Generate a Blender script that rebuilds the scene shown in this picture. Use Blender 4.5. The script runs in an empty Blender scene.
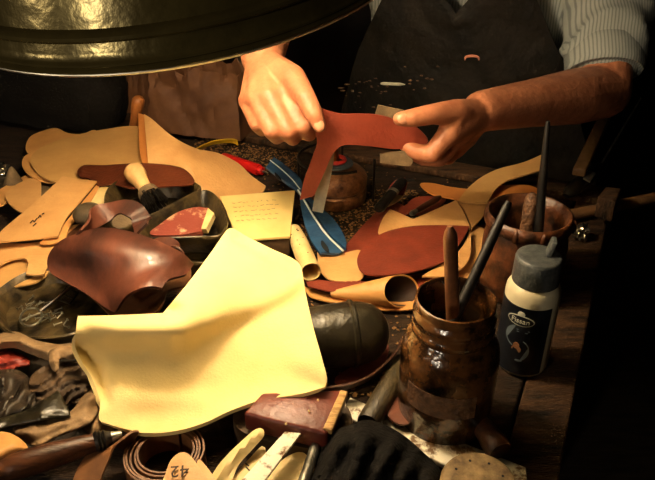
import bpy, bmesh, math, random
from mathutils import Vector, Matrix, noise
from mathutils.geometry import delaunay_2d_cdt
random.seed(7)
R = math.radians
SC = bpy.context.scene
COL = SC.collection
T = 0.75                      # height of the bench top
F = 700.0                     # focal length in pixels (655 px wide)
PITCH = R(31)
CAM = Vector((0, 0, T + 0.51))
FW = Vector((0, math.cos(PITCH), -math.sin(PITCH)))
UP = Vector((0, math.sin(PITCH), math.cos(PITCH)))
RT = Vector((1, 0, 0))

def ray(px, py):
    return RT * ((px - 327.5) / F) + UP * ((240 - py) / F) + FW
def P(px, py, h=0.0):          # the point of a sight line at height h over the bench
    d = ray(px, py); return CAM + d * ((h + T - CAM.z) / d.z)
def PY(px, py, Y):             # the point of a sight line at distance Y into the room
    d = ray(px, py); return CAM + d * (Y / d.y)
def lin(c):
    c /= 255.0
    return c / 12.92 if c <= .04045 else ((c + .055) / 1.055) ** 2.4
def rgb(r, g, b): return (lin(r), lin(g), lin(b), 1)

# ------------------------------------------------------------------ materials
def mat(name, c1, c2=None, scale=30, rough=.6, metal=0, bump=.0, bscale=None, spec=.5, detail=6, lo=.35, hi=.65,
        coat=0, trans=0, stretch=None, emit=None, sheen=0):
    m = bpy.data.materials.new(name); m.use_nodes = True
    nt = m.node_tree; b = nt.nodes['Principled BSDF']
    b.inputs['Roughness'].default_value = rough
    b.inputs['Metallic'].default_value = metal
    b.inputs['Specular IOR Level'].default_value = spec
    b.inputs['Coat Weight'].default_value = coat
    b.inputs['Transmission Weight'].default_value = trans
    b.inputs['Sheen Weight'].default_value = sheen
    b.inputs['Base Color'].default_value = c1
    tc = nt.nodes.new('ShaderNodeTexCoord'); src = tc.outputs['Object']
    if stretch:
        mp = nt.nodes.new('ShaderNodeMapping'); mp.inputs['Scale'].default_value = stretch[0]
        mp.inputs['Rotation'].default_value = stretch[1]
        nt.links.new(src, mp.inputs['Vector']); src = mp.outputs['Vector']
    if c2:
        n = nt.nodes.new('ShaderNodeTexNoise'); n.inputs['Scale'].default_value = scale; n.inputs['Detail'].default_value = detail
        n.inputs['Roughness'].default_value = .65
        r = nt.nodes.new('ShaderNodeValToRGB')
        r.color_ramp.elements[0].position = lo; r.color_ramp.elements[0].color = c1
        r.color_ramp.elements[1].position = hi; r.color_ramp.elements[1].color = c2
        nt.links.new(src, n.inputs['Vector']); nt.links.new(n.outputs['Fac'], r.inputs['Fac'])
        nt.links.new(r.outputs['Color'], b.inputs['Base Color'])
    if bump:
        n2 = nt.nodes.new('ShaderNodeTexNoise'); n2.inputs['Scale'].default_value = bscale or scale * 4; n2.inputs['Detail'].default_value = 4
        bp = nt.nodes.new('ShaderNodeBump'); bp.inputs['Strength'].default_value = bump; bp.inputs['Distance'].default_value = .004
        nt.links.new(src, n2.inputs['Vector']); nt.links.new(n2.outputs['Fac'], bp.inputs['Height'])
        nt.links.new(bp.outputs['Normal'], b.inputs['Normal'])
    if emit:
        b.inputs['Emission Color'].default_value = emit[0]; b.inputs['Emission Strength'].default_value = emit[1]
    return m

M = {}
M['tan'] = mat('tan_leather', rgb(220, 170, 108), rgb(198, 146, 86), 18, .55, bump=.2, bscale=220, lo=.3, hi=.7)
M['tan2'] = mat('honey_leather', rgb(214, 158, 92), rgb(196, 140, 78), 16, .5, bump=.15, bscale=220)
M['tan3'] = mat('ochre_leather', rgb(206, 160, 96), rgb(186, 140, 80), 14, .6, bump=.15, bscale=260, lo=.3, hi=.7)
M['orange'] = mat('orange_tan_leather', rgb(204, 132, 66), rgb(188, 116, 54), 18, .5, bump=.15, bscale=220)
M['cream'] = mat('cream_leather', rgb(232, 208, 150), rgb(214, 184, 120), 18, .6, bump=.15, bscale=200)
M['russet'] = mat('russet_leather', rgb(132, 56, 36), rgb(106, 42, 27), 26, .5, bump=.25, bscale=300)
M['russet_held'] = mat('russet_held_leather', rgb(142, 60, 40), rgb(124, 50, 33), 22, .5, bump=.2, bscale=300)
M['darkbrown'] = mat('chestnut_leather', rgb(100, 48, 25), rgb(76, 34, 18), 22, .45, bump=.25, bscale=200)
M['brown'] = mat('brown_glossy_leather', rgb(100, 54, 38), rgb(46, 23, 16), 16, .43, bump=.22, bscale=70, spec=.6, lo=.38, hi=.66, coat=.12, stretch=((1.6, .6, 1), (0, 0, .5)))
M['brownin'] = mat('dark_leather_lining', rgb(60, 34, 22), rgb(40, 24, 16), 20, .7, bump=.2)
M['strap'] = mat('dark_strap_leather', rgb(74, 42, 26), rgb(50, 28, 18), 26, .42, bump=.2)
M['suede'] = mat('grey_brown_suede', rgb(124, 102, 72), rgb(92, 74, 50), 40, .8, bump=.3, bscale=400)
M['yellow'] = mat('yellow_chamois', rgb(246, 222, 154), rgb(240, 212, 140), 9, .85, bump=.12, bscale=420, sheen=.15)
M['black_cloth'] = mat('black_cloth', rgb(12, 10, 8.5), rgb(20, 17, 14), 30, .85, bump=.5, bscale=200, spec=.15)
M['ragbrown'] = mat('brown_rag', rgb(96, 72, 46), rgb(58, 42, 26), 22, .7, bump=.3, bscale=160)
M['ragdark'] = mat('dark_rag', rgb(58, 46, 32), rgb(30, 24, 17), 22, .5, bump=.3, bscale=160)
M['ragbeige'] = mat('beige_rag', rgb(158, 128, 90), rgb(112, 86, 56), 22, .7, bump=.25, bscale=160)
M['ragred'] = mat('red_scrap', rgb(150, 46, 30), rgb(106, 32, 22), 30, .5, bump=.2)
M['black_plastic'] = mat('blackened_metal', rgb(92, 76, 46), rgb(28, 22, 13), 30, .4, .25, bump=.35, bscale=120, lo=.38, hi=.62)
M['blackrubber'] = mat('black_shoe_leather', rgb(26, 24, 16), rgb(48, 42, 27), 40, .32, bump=.5, bscale=80, spec=.6)
M['stone'] = mat('dull_stone', rgb(84, 70, 50), rgb(52, 42, 28), 40, .6, bump=.3)
M['maroon'] = mat('maroon_leather', rgb(110, 46, 32), rgb(86, 34, 25), 22, .4, bump=.2, bscale=150)
M['pale_wood'] = mat('pale_worn_wood', rgb(212, 172, 108), rgb(150, 110, 60), 60, .7, bump=.3, stretch=((1, 5, 1), (0, 0, 0)))
M['dark_wood'] = mat('dark_wood', rgb(88, 50, 26), rgb(44, 24, 13), 18, .38, bump=.2, stretch=((1, 5, 5), (0, 0, .25)))
M['olive_wood'] = mat('grey_olive_wood', rgb(78, 66, 42), rgb(36, 30, 18), 30, .42, bump=.3, stretch=((5, 1, 5), (0, 0, -.4)))
M['wood_handle'] = mat('pale_handle_wood', rgb(222, 180, 122), rgb(190, 142, 84), 26, .45, bump=.1)
M['cork'] = mat('orange_handle_wood', rgb(176, 108, 52), rgb(140, 82, 38), 26, .45, bump=.1)
M['bench'] = mat('bench_wood', rgb(60, 41, 24), rgb(20, 14, 9), 16, .8, bump=.9, bscale=120, spec=.3, stretch=((1, 4, 1), (0, 0, R(23.5))))
M['bench_edge'] = mat('bench_edge_wood', rgb(88, 60, 35), rgb(26, 18, 11), 20, .75, bump=.9, bscale=120, spec=.3, stretch=((1, 5, 1), (0, 0, R(23.5))))
M['dust'] = mat('leather_dust', rgb(150, 112, 64), rgb(90, 60, 34), 300, .9)
M['skin'] = mat('skin', rgb(178, 116, 82), rgb(152, 92, 63), 38, .47, bump=.35, bscale=100, spec=.4)
M['nail'] = mat('fingernail', rgb(200, 140, 108), None, rough=.3)
M['hair'] = mat('dark_hair', rgb(40, 30, 22), rgb(66, 52, 40), 60, .6, bump=.5)
M['trousers'] = mat('dark_trousers', rgb(30, 28, 26), rgb(40, 37, 34), 40, .9, bump=.3)
M['apron'] = mat('dark_apron_cloth', rgb(24, 19, 12), rgb(9, 8, 5), 20, .7, bump=1, bscale=45, spec=.25, lo=.38, hi=.62)
M['apronmark'] = mat('apron_stain', rgb(92, 68, 46), rgb(70, 50, 34), 60, .8)
M['pinkmark'] = mat('pink_thread', rgb(200, 128, 104), None, rough=.8)
M['white_plastic'] = mat('white_plastic', rgb(226, 222, 200), rgb(206, 198, 170), 20, .4)
M['cream_plastic'] = mat('cream_plastic', rgb(226, 216, 184), rgb(206, 194, 158), 20, .35, coat=.2)
M['shade'] = mat('dark_olive_enamel', rgb(116, 104, 62), rgb(96, 86, 52), 30, .23, .6, bump=.2, bscale=55)
M['reflector'] = mat('white_enamel', rgb(235, 228, 210), None, rough=.4)
M['rim'] = mat('lit_rim_metal', rgb(244, 238, 220), None, rough=.35, metal=.9)  # near-white colour stands in for the bulb's light on the lip
M['blackmetal'] = mat('black_iron', rgb(26, 24, 22), rgb(44, 38, 32), 60, .45, .6, bump=.2)
M['steel'] = mat('steel', rgb(170, 170, 160), rgb(120, 118, 108), 80, .32, .9)
M['blade'] = mat('blade_steel', rgb(178, 180, 168), rgb(150, 152, 142), 60, .45, .35)
M['brass'] = mat('old_brass', rgb(168, 118, 44), rgb(112, 76, 26), 60, .4, .8)
M['burner'] = mat('rusty_burner_metal', rgb(156, 106, 68), rgb(76, 44, 28), 60, .38, .35, bump=.35, bscale=160)
M['red'] = mat('red_plastic', rgb(206, 30, 26), rgb(180, 22, 20), 30, .32)
M['redglass'] = mat('red_burner_cap', rgb(180, 44, 36), None, rough=.3)
M['bluegrey'] = mat('blue_grey_plastic', rgb(66, 74, 82), None, rough=.5)
M['blue'] = mat('blue_leather', rgb(46, 84, 122), rgb(30, 60, 94), 40, .42, bump=.2)
M['whiteline'] = mat('white_piping', rgb(214, 220, 220), None, rough=.5)
M['hole_shade'] = mat('painted_hole_shade', rgb(14, 13, 14), None, rough=.9)  # painted shade: dark colour for flat patches in place of cut openings
M['band'] = mat('yellow_tape', rgb(226, 186, 40), rgb(200, 156, 30), 40, .45)
M['paperbag'] = mat('brown_kraft_paper', rgb(104, 66, 36), rgb(80, 48, 25), 14, .7, bump=.5, bscale=30)
M['canvas'] = mat('mottled_canvas', rgb(120, 110, 84), rgb(62, 52, 38), 45, .9, bump=.4)
M['card'] = mat('cream_card', rgb(240, 214, 140), rgb(226, 194, 118), 10, .75)
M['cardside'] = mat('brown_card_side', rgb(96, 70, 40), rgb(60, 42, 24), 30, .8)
M['ink'] = mat('dark_ink', rgb(52, 36, 22), None, rough=.8)
M['pencil'] = mat('pencil_mark', rgb(178, 158, 104), None, rough=.8)
M['paintedwhite'] = mat('stained_white_paint', rgb(238, 230, 206), rgb(112, 80, 44), 60, .5, lo=.52, hi=.62, bump=.25)
M['lidtan'] = mat('grimy_cork', rgb(150, 124, 82), rgb(82, 62, 38), 50, .7, bump=.3)
M['pinkred'] = mat('worn_red_leather', rgb(132, 60, 48), rgb(206, 170, 132), 45, .5, bump=.2, lo=.54, hi=.66)
M['navy'] = mat('navy_label', rgb(17, 21, 29), rgb(24, 28, 36), 30, .4)
M['labelwhite'] = mat('label_white', rgb(206, 206, 192), None, rough=.5)
M['labelgrey'] = mat('label_grey_blue', rgb(104, 118, 128), None, rough=.5)
M['labelskin'] = mat('label_tan', rgb(150, 104, 72), None, rough=.5)
M['capgrey'] = mat('grey_cap_plastic', rgb(56, 60, 62), rgb(86, 88, 86), 120, .4, bump=.2)
M['foil'] = mat('foil', rgb(220, 214, 196), rgb(120, 104, 74), 60, .22, .95)
M['gluebrown'] = mat('dried_brown_glue', rgb(54, 31, 16), rgb(18, 10, 6), 40, .4, bump=.4, bscale=80)
M['gluestick'] = mat('glue_caked_wood', rgb(112, 76, 46), rgb(62, 38, 22), 90, .6, bump=.9, bscale=200)
M['stickbrown'] = mat('brown_lacquered_stick', rgb(120, 76, 46), rgb(86, 52, 30), 60, .4)
M['stickblack'] = mat('black_lacquered_stick', rgb(16, 13, 11), rgb(28, 23, 18), 60, .5, spec=.35)
M['coil'] = mat('coil_leather', rgb(128, 84, 48), rgb(92, 58, 32), 26, .5, bump=.2)
M['rodwood'] = mat('brown_rod_wood', rgb(128, 96, 62), rgb(84, 60, 38), 20, .5, bump=.3)
M['wallm'] = mat('dark_plaster', rgb(52, 42, 32), rgb(40, 32, 24), 6, .9, bump=.3)
M['floorm'] = mat('dark_floor_wood', rgb(62, 50, 36), rgb(38, 30, 22), 10, .7, bump=.3, stretch=((1, 6, 1), (0, 0, 0)))
M['ceilm'] = mat('old_ceiling', rgb(90, 80, 66), rgb(76, 66, 54), 6, .9)
M['bucketm'] = mat('dark_zinc', rgb(70, 66, 58), rgb(44, 40, 34), 30, .5, .5)
M['stoolm'] = mat('stool_wood', rgb(40, 26, 16), rgb(28, 18, 11), 20, .6)

def glass_mat():                # old glass, caked with brown glue in patches
    m = mat('grimy_brown_glass', rgb(104, 66, 34), rgb(16, 10, 6), 34, .16, bump=.4, bscale=60, spec=.7, lo=.4, hi=.6)
    nt = m.node_tree; b = nt.nodes['Principled BSDF']
    n = nt.nodes.new('ShaderNodeTexNoise'); n.inputs['Scale'].default_value = 18; n.inputs['Detail'].default_value = 5
    r = nt.nodes.new('ShaderNodeValToRGB'); r.color_ramp.elements[0].position = .44; r.color_ramp.elements[1].position = .6
    r.color_ramp.elements[0].color = (.05, .05, .05, 1); r.color_ramp.elements[1].color = (.28, .28, .28, 1)
    tc = nt.nodes.new('ShaderNodeTexCoord'); nt.links.new(tc.outputs['Object'], n.inputs['Vector'])
    nt.links.new(n.outputs['Fac'], r.inputs['Fac']); nt.links.new(r.outputs['Color'], b.inputs['Transmission Weight'])
    return m
M['glass'] = glass_mat()
def amber_mat():
    m = mat('amber_pot_glaze', rgb(100, 56, 28), rgb(36, 19, 10), 34, .42, bump=.8, bscale=60, spec=.6, lo=.38, hi=.6)
    return m
M['amber'] = amber_mat()
def stripe_mat():               # fine woven stripes of the shirt
    m = mat('striped_shirt_cloth', rgb(140, 142, 134), None, rough=.85, bump=.2, bscale=90)
    nt = m.node_tree; b = nt.nodes['Principled BSDF']
    w = nt.nodes.new('ShaderNodeTexWave'); w.wave_type = 'BANDS'; w.bands_direction = 'X'
    w.inputs['Scale'].default_value = 66; w.inputs['Distortion'].default_value = .6
    r = nt.nodes.new('ShaderNodeValToRGB')
    r.color_ramp.elements[0].position = .1; r.color_ramp.elements[0].color = rgb(116, 122, 120)
    r.color_ramp.elements[1].position = .5; r.color_ramp.elements[1].color = rgb(154, 158, 152)
    tc = nt.nodes.new('ShaderNodeTexCoord'); nt.links.new(tc.outputs['Object'], w.inputs['Vector'])
    nt.links.new(w.outputs['Fac'], r.inputs['Fac']); nt.links.new(r.outputs['Color'], b.inputs['Base Color'])
    return m
M['shirt'] = stripe_mat()

# ------------------------------------------------------------------ building helpers
def tag(o, label=None, cat=None, group=None, kind=None):
    if label: o['label'] = label
    if cat: o['category'] = cat
    if group: o['group'] = group
    if kind: o['kind'] = kind
    return o
def root(name, loc, label, cat, group=None):
    o = bpy.data.objects.new(name, None); COL.objects.link(o); o.location = loc
    o.empty_display_size = .02
    return tag(o, label, cat, group)
def link(name, me, m, parent=None, sharp=40):
    for p in me.polygons: p.use_smooth = True
    if sharp: me.set_sharp_from_angle(angle=R(sharp))
    if m: me.materials.append(M[m] if isinstance(m, str) else m)
    o = bpy.data.objects.new(name, me); COL.objects.link(o)
    if parent:
        o.parent = parent
        if parent.type == 'EMPTY': o.matrix_parent_inverse = Matrix.Translation(-parent.location)
    return o
def from_bm(name, bm, m, parent=None, sharp=40):
    bmesh.ops.recalc_face_normals(bm, faces=bm.faces)
    me = bpy.data.meshes.new(name); bm.to_mesh(me); bm.free()
    return link(name, me, m, parent, sharp)

def curve_loop(pts, n=6):       # closed smooth outline; a trailing 'c' keeps a corner
    out = []; N = len(pts); V = [Vector(p[:2]) for p in pts]
    H = [p[2] if len(p) > 2 and not isinstance(p[2], str) else None for p in pts]
    C = [isinstance(p[-1], str) for p in pts]
    for i in range(N):
        j = (i + 1) % N; a, b = V[i], V[j]
        ta = (b - a) if C[i] else (b - V[i - 1]) * .5
        tb = (b - a) if C[j] else (V[(j + 1) % N] - a) * .5
        L = (b - a).length
        for t_ in (ta, tb):
            if t_.length > L * 1.1 and t_.length > 0: t_ *= L * 1.1 / t_.length
        k = max(2, min(n, int(L / 4) + 1)) if not (C[i] and C[j]) else max(1, min(n, int(L / 12) + 1))
        for s in range(k):
            t = s / k
            p = a * (2*t**3 - 3*t**2 + 1) + ta * (t**3 - 2*t**2 + t) + b * (-2*t**3 + 3*t**2) + tb * (t**3 - t**2)
            h = None
            if H[i] is not None and H[j] is not None: h = H[i] * (1 - t) + H[j] * t
            out.append((p.x, p.y, h))
    return out
def inside(p, poly):
    c = False; n = len(poly); x, y = p
    for i in range(n):
        x1, y1 = poly[i][:2]; x2, y2 = poly[i - 1][:2]
        if (y1 > y) != (y2 > y) and x < (x2 - x1) * (y - y1) / (y2 - y1) + x1: c = not c
    return c
def seg_d(p, a, b):
    ab = b - a; t = max(0, min(1, (p - a).dot(ab) / max(1e-9, ab.length_squared)))
    return (p - a - ab * t).length, t
def line_d(p, line):
    return min(seg_d(p, Vector(line[i]), Vector(line[i + 1]))[0] for i in range(len(line) - 1))

def sheet(name, pts, h, th, m, parent=None, hf=None, s=9, crumple=0, cfreq=.03, space='h', wob=.0007, seed=0, dome=0, sharp=40):
    """a cut piece of leather, cloth or card: an outline laid at height h (or distance, space='Y') with real thickness"""
    ol = curve_loop(pts); n = len(ol)
    vs = [Vector(p[:2]) for p in ol]; hs = [p[2] if p[2] is not None else h for p in ol]
    x0, x1 = min(v.x for v in vs), max(v.x for v in vs); y0, y1 = min(v.y for v in vs), max(v.y for v in vs)
    allv = list(vs); y = y0 + s / 2; row = 0
    def bd(p): return min(seg_d(p, vs[i - 1], vs[i])[0] for i in range(n))
    while y < y1:
        x = x0 + (s / 2 if row % 2 else 0)
        while x < x1:
            p = Vector((x, y))
            if inside(p, vs) and bd(p) > s * .45: allv.append(p)
            x += s
        y += s * .87; row += 1
    rv, re, rf, ov, oe, of = delaunay_2d_cdt(allv, [], [list(range(n))], 1, 1e-5)
    const = all(abs(a - hs[0]) < 1e-7 for a in hs)
    top = []
    for v in rv:
        if const: hh = hs[0]
        else:
            sw = sh = 0
            for q, qh in zip(vs, hs):
                w = 1 / ((q - v).length_squared + 1e-3) ** 1.5; sw += w; sh += w * qh
            hh = sh / sw
        if dome: hh += dome * (1 - math.exp(-(bd(v) / (s * 2.2)) ** 2)) if space == 'h' else -dome * (1 - math.exp(-(bd(v) / (s * 2.2)) ** 2))
        if hf: hh += hf(v.x, v.y)
        if crumple:
            q = Vector((v.x * cfreq, v.y * cfreq, seed * 7.3))
            hh += crumple * (noise.noise(q) + .5 * abs(noise.noise(q * 2.3)) * 2 - .5 + .35 * noise.noise(q * 4.7))
        if wob: hh += wob * noise.noise(Vector((v.x * .03, v.y * .03, seed + h * 91)))
        top.append(P(v.x, v.y, hh) if space == 'h' else PY(v.x, v.y, hh))
    faces = []
    for f in rf:
        a, b, c = (top[i] for i in f[:3]); nn = (b - a).cross(c - a)
        faces.append(tuple(f) if nn.dot(CAM - a) > 0 else tuple(reversed(f)))
    nor = [Vector() for _ in top]
    for f in faces:
        a, b, c = (top[i] for i in f[:3]); nn = (b - a).cross(c - a)
        for i in f: nor[i] += nn
    k = len(top); verts = top + [t - nn.normalized() * th for t, nn in zip(top, nor)]
    ec = {}
    for f in faces:
        for i in range(len(f)):
            a, b = f[i], f[(i + 1) % len(f)]; ec[(a, b)] = 1
    allf = list(faces) + [tuple(k + i for i in reversed(f)) for f in faces]
    for (a, b) in ec:
        if (b, a) not in ec: allf.append((b, a, k + a, k + b))
    me = bpy.data.meshes.new(name); me.from_pydata(verts, [], allf); me.validate()
    return link(name, me, m, parent, sharp)

def frame(d):
    d = d.normalized(); a = Vector((0, 0, 1)) if abs(d.z) < .9 else Vector((1, 0, 0))
    u = d.cross(a).normalized(); return u, d.cross(u).normalized(), d
def lathe_bm(bm, prof, o, axis, seg=32, closed=True, sq=(1, 1)):
    """prof = (distance along the axis, radius)"""
    u, v, d = frame(axis); rings = []
    for s, r in prof:
        rings.append([bm.verts.new(o + d * s + (u * math.cos(a) * sq[0] + v * math.sin(a) * sq[1]) * max(r, 1e-5)) for a in [2*math.pi*i/seg for i in range(seg)]])
    for A, B in zip(rings, rings[1:]):
        for i in range(seg):
            j = (i + 1) % seg; bm.faces.new((A[i], A[j], B[j], B[i]))
    if closed:
        bm.faces.new(rings[0][::-1]); bm.faces.new(rings[-1])
    return rings
def lathe(name, prof, o, axis, m, parent=None, seg=32, closed=True, sharp=40, sq=(1, 1)):
    bm = bmesh.new(); lathe_bm(bm, prof, o, axis, seg, closed, sq); return from_bm(name, bm, m, parent, sharp)
def rod(name, a, b, prof, m, parent=None, seg=20, sq=(1, 1)):
    """prof = (fraction of the way from a to b, radius)"""
    L = (b - a).length; return lathe(name, [(t * L, r) for t, r in prof], a, b - a, m, parent, seg, True, 40, sq)
def spline(pts, n=8):
    out = []; V = [Vector(p) for p in pts]; N = len(V)
    for i in range(N - 1):
        a, b = V[i], V[i + 1]
        ta = (b - V[i - 1]) * .5 if i > 0 else (b - a); tb = (V[i + 2] - a) * .5 if i + 2 < N else (b - a)
        for s in range(n):
            t = s / n; out.append(a*(2*t**3-3*t**2+1) + ta*(t**3-2*t**2+t) + b*(-2*t**3+3*t**2) + tb*(t**3-t**2))
    out.append(V[-1]); return out
def tube(name, pts, r, m, parent=None, seg=10, n=8):
    bm = bmesh.new(); Q = spline(pts, n) if n > 1 else [Vector(p) for p in pts]; rings = []
    u = None
    for i, p in enumerate(Q):
        d = (Q[min(i + 1, len(Q) - 1)] - Q[max(i - 1, 0)]).normalized()
        if u is None: u = frame(d)[0]
        u = (u - d * u.dot(d)).normalized(); v = d.cross(u)
        rr = r(i / (len(Q) - 1)) if callable(r) else r
        rings.append([bm.verts.new(p + (u * math.cos(a) + v * math.sin(a)) * rr) for a in [2*math.pi*k/seg for k in range(seg)]])
    for A, B in zip(rings, rings[1:]):
        for i in range(seg): bm.faces.new((A[i], A[(i+1) % seg], B[(i+1) % seg], B[i]))
    bm.faces.new(rings[0][::-1]); bm.faces.new(rings[-1])
    return from_bm(name, bm, m, parent)
def ribbon(name, pts, width, th, m, parent=None, wdir=Vector((0, 0, 1)), n=8, closed=False):
    """a strap that runs along pts, its width laid along wdir"""
    Q = spline(pts, n); bm = bmesh.new(); rings = []
    for i, p in enumerate(Q):
        d = (Q[min(i + 1, len(Q) - 1)] - Q[max(i - 1, 0)]).normalized()
        w = wdir(i / (len(Q) - 1)) if callable(wdir) else wdir
        w = (w - d * w.dot(d)).normalized(); nn = d.cross(w)
        ww = width(i / (len(Q) - 1)) if callable(width) else width
        rings.append([bm.verts.new(p + w * ww * a + nn * th * b) for a, b in ((-.5, -.5), (.5, -.5), (.5, .5), (-.5, .5))])
    for A, B in zip(rings, rings[1:]):
        for i in range(4): bm.faces.new((A[i], A[(i+1) % 4], B[(i+1) % 4], B[i]))
    bm.faces.new(rings[0][::-1]); bm.faces.new(rings[-1])
    return from_bm(name, bm, m, parent)
def prism(name, tops, depth, m, parent=None, bevel=.002, down=None):
    """a solid under a polygon of world points"""
    bm = bmesh.new(); down = down or Vector((0, 0, -1))
    A = [bm.verts.new(p) for p in tops]; B = [bm.verts.new(p + down * depth) for p in tops]; n = len(A)
    bm.faces.new(A); bm.faces.new(B[::-1])
    for i in range(n): bm.faces.new((A[i], B[i], B[(i+1) % n], A[(i+1) % n]))
    bmesh.ops.recalc_face_normals(bm, faces=bm.faces)
    if bevel: bmesh.ops.bevel(bm, geom=list(bm.edges), offset=bevel, segments=2, affect='EDGES', profile=.5)
    return from_bm(name, bm, m, parent, 50)
def box(name, c, size, rz, m, parent=None, bevel=.003):
    rot = Matrix.Rotation(rz, 3, 'Z'); x, y, z = (s / 2 for s in size)
    tops = [Vector(c) + rot @ Vector((a * x, b * y, z)) for a, b in ((-1, -1), (1, -1), (1, 1), (-1, 1))]
    return prism(name, tops, size[2], m, parent, bevel)
def blob(name, c, r, m, parent=None, sub=3, rough=0, freq=60, seed=0, sq=(1, 1, 1)):
    bm = bmesh.new(); bmesh.ops.create_icosphere(bm, subdivisions=sub, radius=1)
    for v in bm.verts:
        k = 1 + rough * noise.noise(v.co * freq * .05 + Vector((seed, 0, 0)))
        v.co = Vector((v.co.x * r * sq[0], v.co.y * r * sq[1], v.co.z * r * sq[2])) * k + c
    return from_bm(name, bm, m, parent, 60)
def strokes(name, lines, h, m, parent, w=.0006):
    """ink or pencil strokes lying on a sheet"""
    bm = bmesh.new()
    for ln in lines:
        Q = [P(x, y, h) for x, y in ln]
        for a, b in zip(Q, Q[1:]):
            d = (b - a); s = Vector((-d.y, d.x, 0)).normalized() * w
            z = Vector((0, 0, .0002))
            tp = [bm.verts.new(p + z) for p in (a - s, a + s, b + s, b - s)]; bt = [bm.verts.new(p - z * 3) for p in (a - s, a + s, b + s, b - s)]
            bm.faces.new(tp); bm.faces.new(bt[::-1])
            for i in range(4): bm.faces.new((tp[i], bt[i], bt[(i+1) % 4], tp[(i+1) % 4]))
    return from_bm(name, bm, m, parent, 30)
def text_geo(s, size):
    cu = bpy.data.curves.new('lettering', 'FONT'); cu.body = s; cu.size = size; cu.align_x = 'CENTER'; cu.align_y = 'CENTER'; cu.extrude = .0002
    ob = bpy.data.objects.new('lettering', cu); COL.objects.link(ob)
    dg = bpy.context.evaluated_depsgraph_get(); me = bpy.data.meshes.new_from_object(ob.evaluated_get(dg))
    bpy.data.objects.remove(ob); bpy.data.curves.remove(cu)
    return me

# ------------------------------------------------------------------ the room
def struct(name, c, size, m, rz=0):
    o = box(name, c, size, rz, m, None, 0); o['kind'] = 'structure'; return o
struct('floor', (.1, .7, -.05), (4.6, 5.0, .1), 'floorm')
struct('ceiling', (.1, .7, 2.65), (4.6, 5.0, .1), 'ceilm')
struct('wall_back', (.1, 3.25, 1.3), (4.6, .1, 2.6), 'wallm')
struct('wall_front', (.1, -1.85, 1.3), (4.6, .1, 2.6), 'wallm')
struct('wall_left', (-2.25, .7, 1.3), (.1, 5.2, 2.6), 'wallm')
struct('wall_right', (2.45, .7, 1.3), (.1, 5.2, 2.6), 'wallm')
struct('baseboard_back', (.1, 3.19, .06), (4.5, .03, .12), 'floorm')

# ------------------------------------------------------------------ the workbench
U = Vector((math.cos(R(-23.5)), math.sin(R(-23.5)), 0)); V = Vector((-U.y, U.x, 0))
CR = P(612, 196, 0)             # its far right corner
def B(u, v, h=0): return CR + U * u + V * v + Vector((0, 0, h))
bench = root('workbench', B(-.75, -.5, -T), 'long worn dark wooden workbench under all the leather and tools', 'workbench')
prism('bench_top', [B(-1.5, -.98), B(-.052, -.98), B(-.052, -.001), B(-1.5, -.001)], .05, 'bench', bench, .004)
prism('back_rail', [B(-1.5, -.045, .014), B(-.0, -.045, .014), B(0, 0, .014), B(-1.5, 0, .014)], .0135, 'bench_edge', bench, .003)
prism('side_rail', [B(-.05, -.98), B(0, -.98), B(0, -.001), B(-.05, -.001)], .05, 'bench_edge', bench, .003)
for a, b in ((-.06, -.06), (-.06, -.92), (-1.44, -.06), (-1.44, -.92)):
    prism('leg', [B(a - .035, b - .035, -.052), B(a + .035, b - .035, -.052), B(a + .035, b + .035, -.052), B(a - .035, b + .035, -.052)], T - .053, 'bench_edge', bench, .004)
prism('apron_board', [B(-1.4, -.045, -.052), B(-.1, -.045, -.052), B(-.1, -.02, -.052), B(-1.4, -.02, -.052)], .1, 'bench_edge', bench, .003)

# shavings and dust on the bench: nobody could count them
bm = bmesh.new()
def inbench(p):
    q = p - CR; return -1.45 < q.dot(U) < -.055 and -.95 < q.dot(V) < -.05
def flake(p, s):
    a = random.random() * 6.28; k = random.random() * .6 + .4
    pts = [p + Vector((math.cos(a + t) * s * (k if i % 2 else 1), math.sin(a + t) * s * (k if i % 2 else 1), random.random() * .0015)) for i, t in enumerate((0, 1.57, 3.14, 4.71))]
    A = [bm.verts.new(q) for q in pts]; Bv = [bm.verts.new(q - Vector((0, 0, .0006))) for q in pts]
    bm.faces.new(A); bm.faces.new(Bv[::-1])
    for i in range(4): bm.faces.new((A[i], Bv[i], Bv[(i+1) % 4], A[(i+1) % 4]))
for zone, n in (((300, 190, 420, 255), 1500), ((195, 138, 300, 172), 1200), ((300, 300, 420, 430), 300), ((150, 145, 600, 230), 700), ((440, 150, 560, 215), 200)):
    for i in range(n):
        p = P(random.uniform(zone[0], zone[2]), random.uniform(zone[1], zone[3]), .0012)
        if inbench(p): flake(p, random.choice((.0012, .0016, .0022, .003)))
tag(from_bm('leather_shavings', bm, 'dust', None, 30), 'fine tan leather shavings scattered over the dark bench top', 'shavings', kind='stuff')

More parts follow.
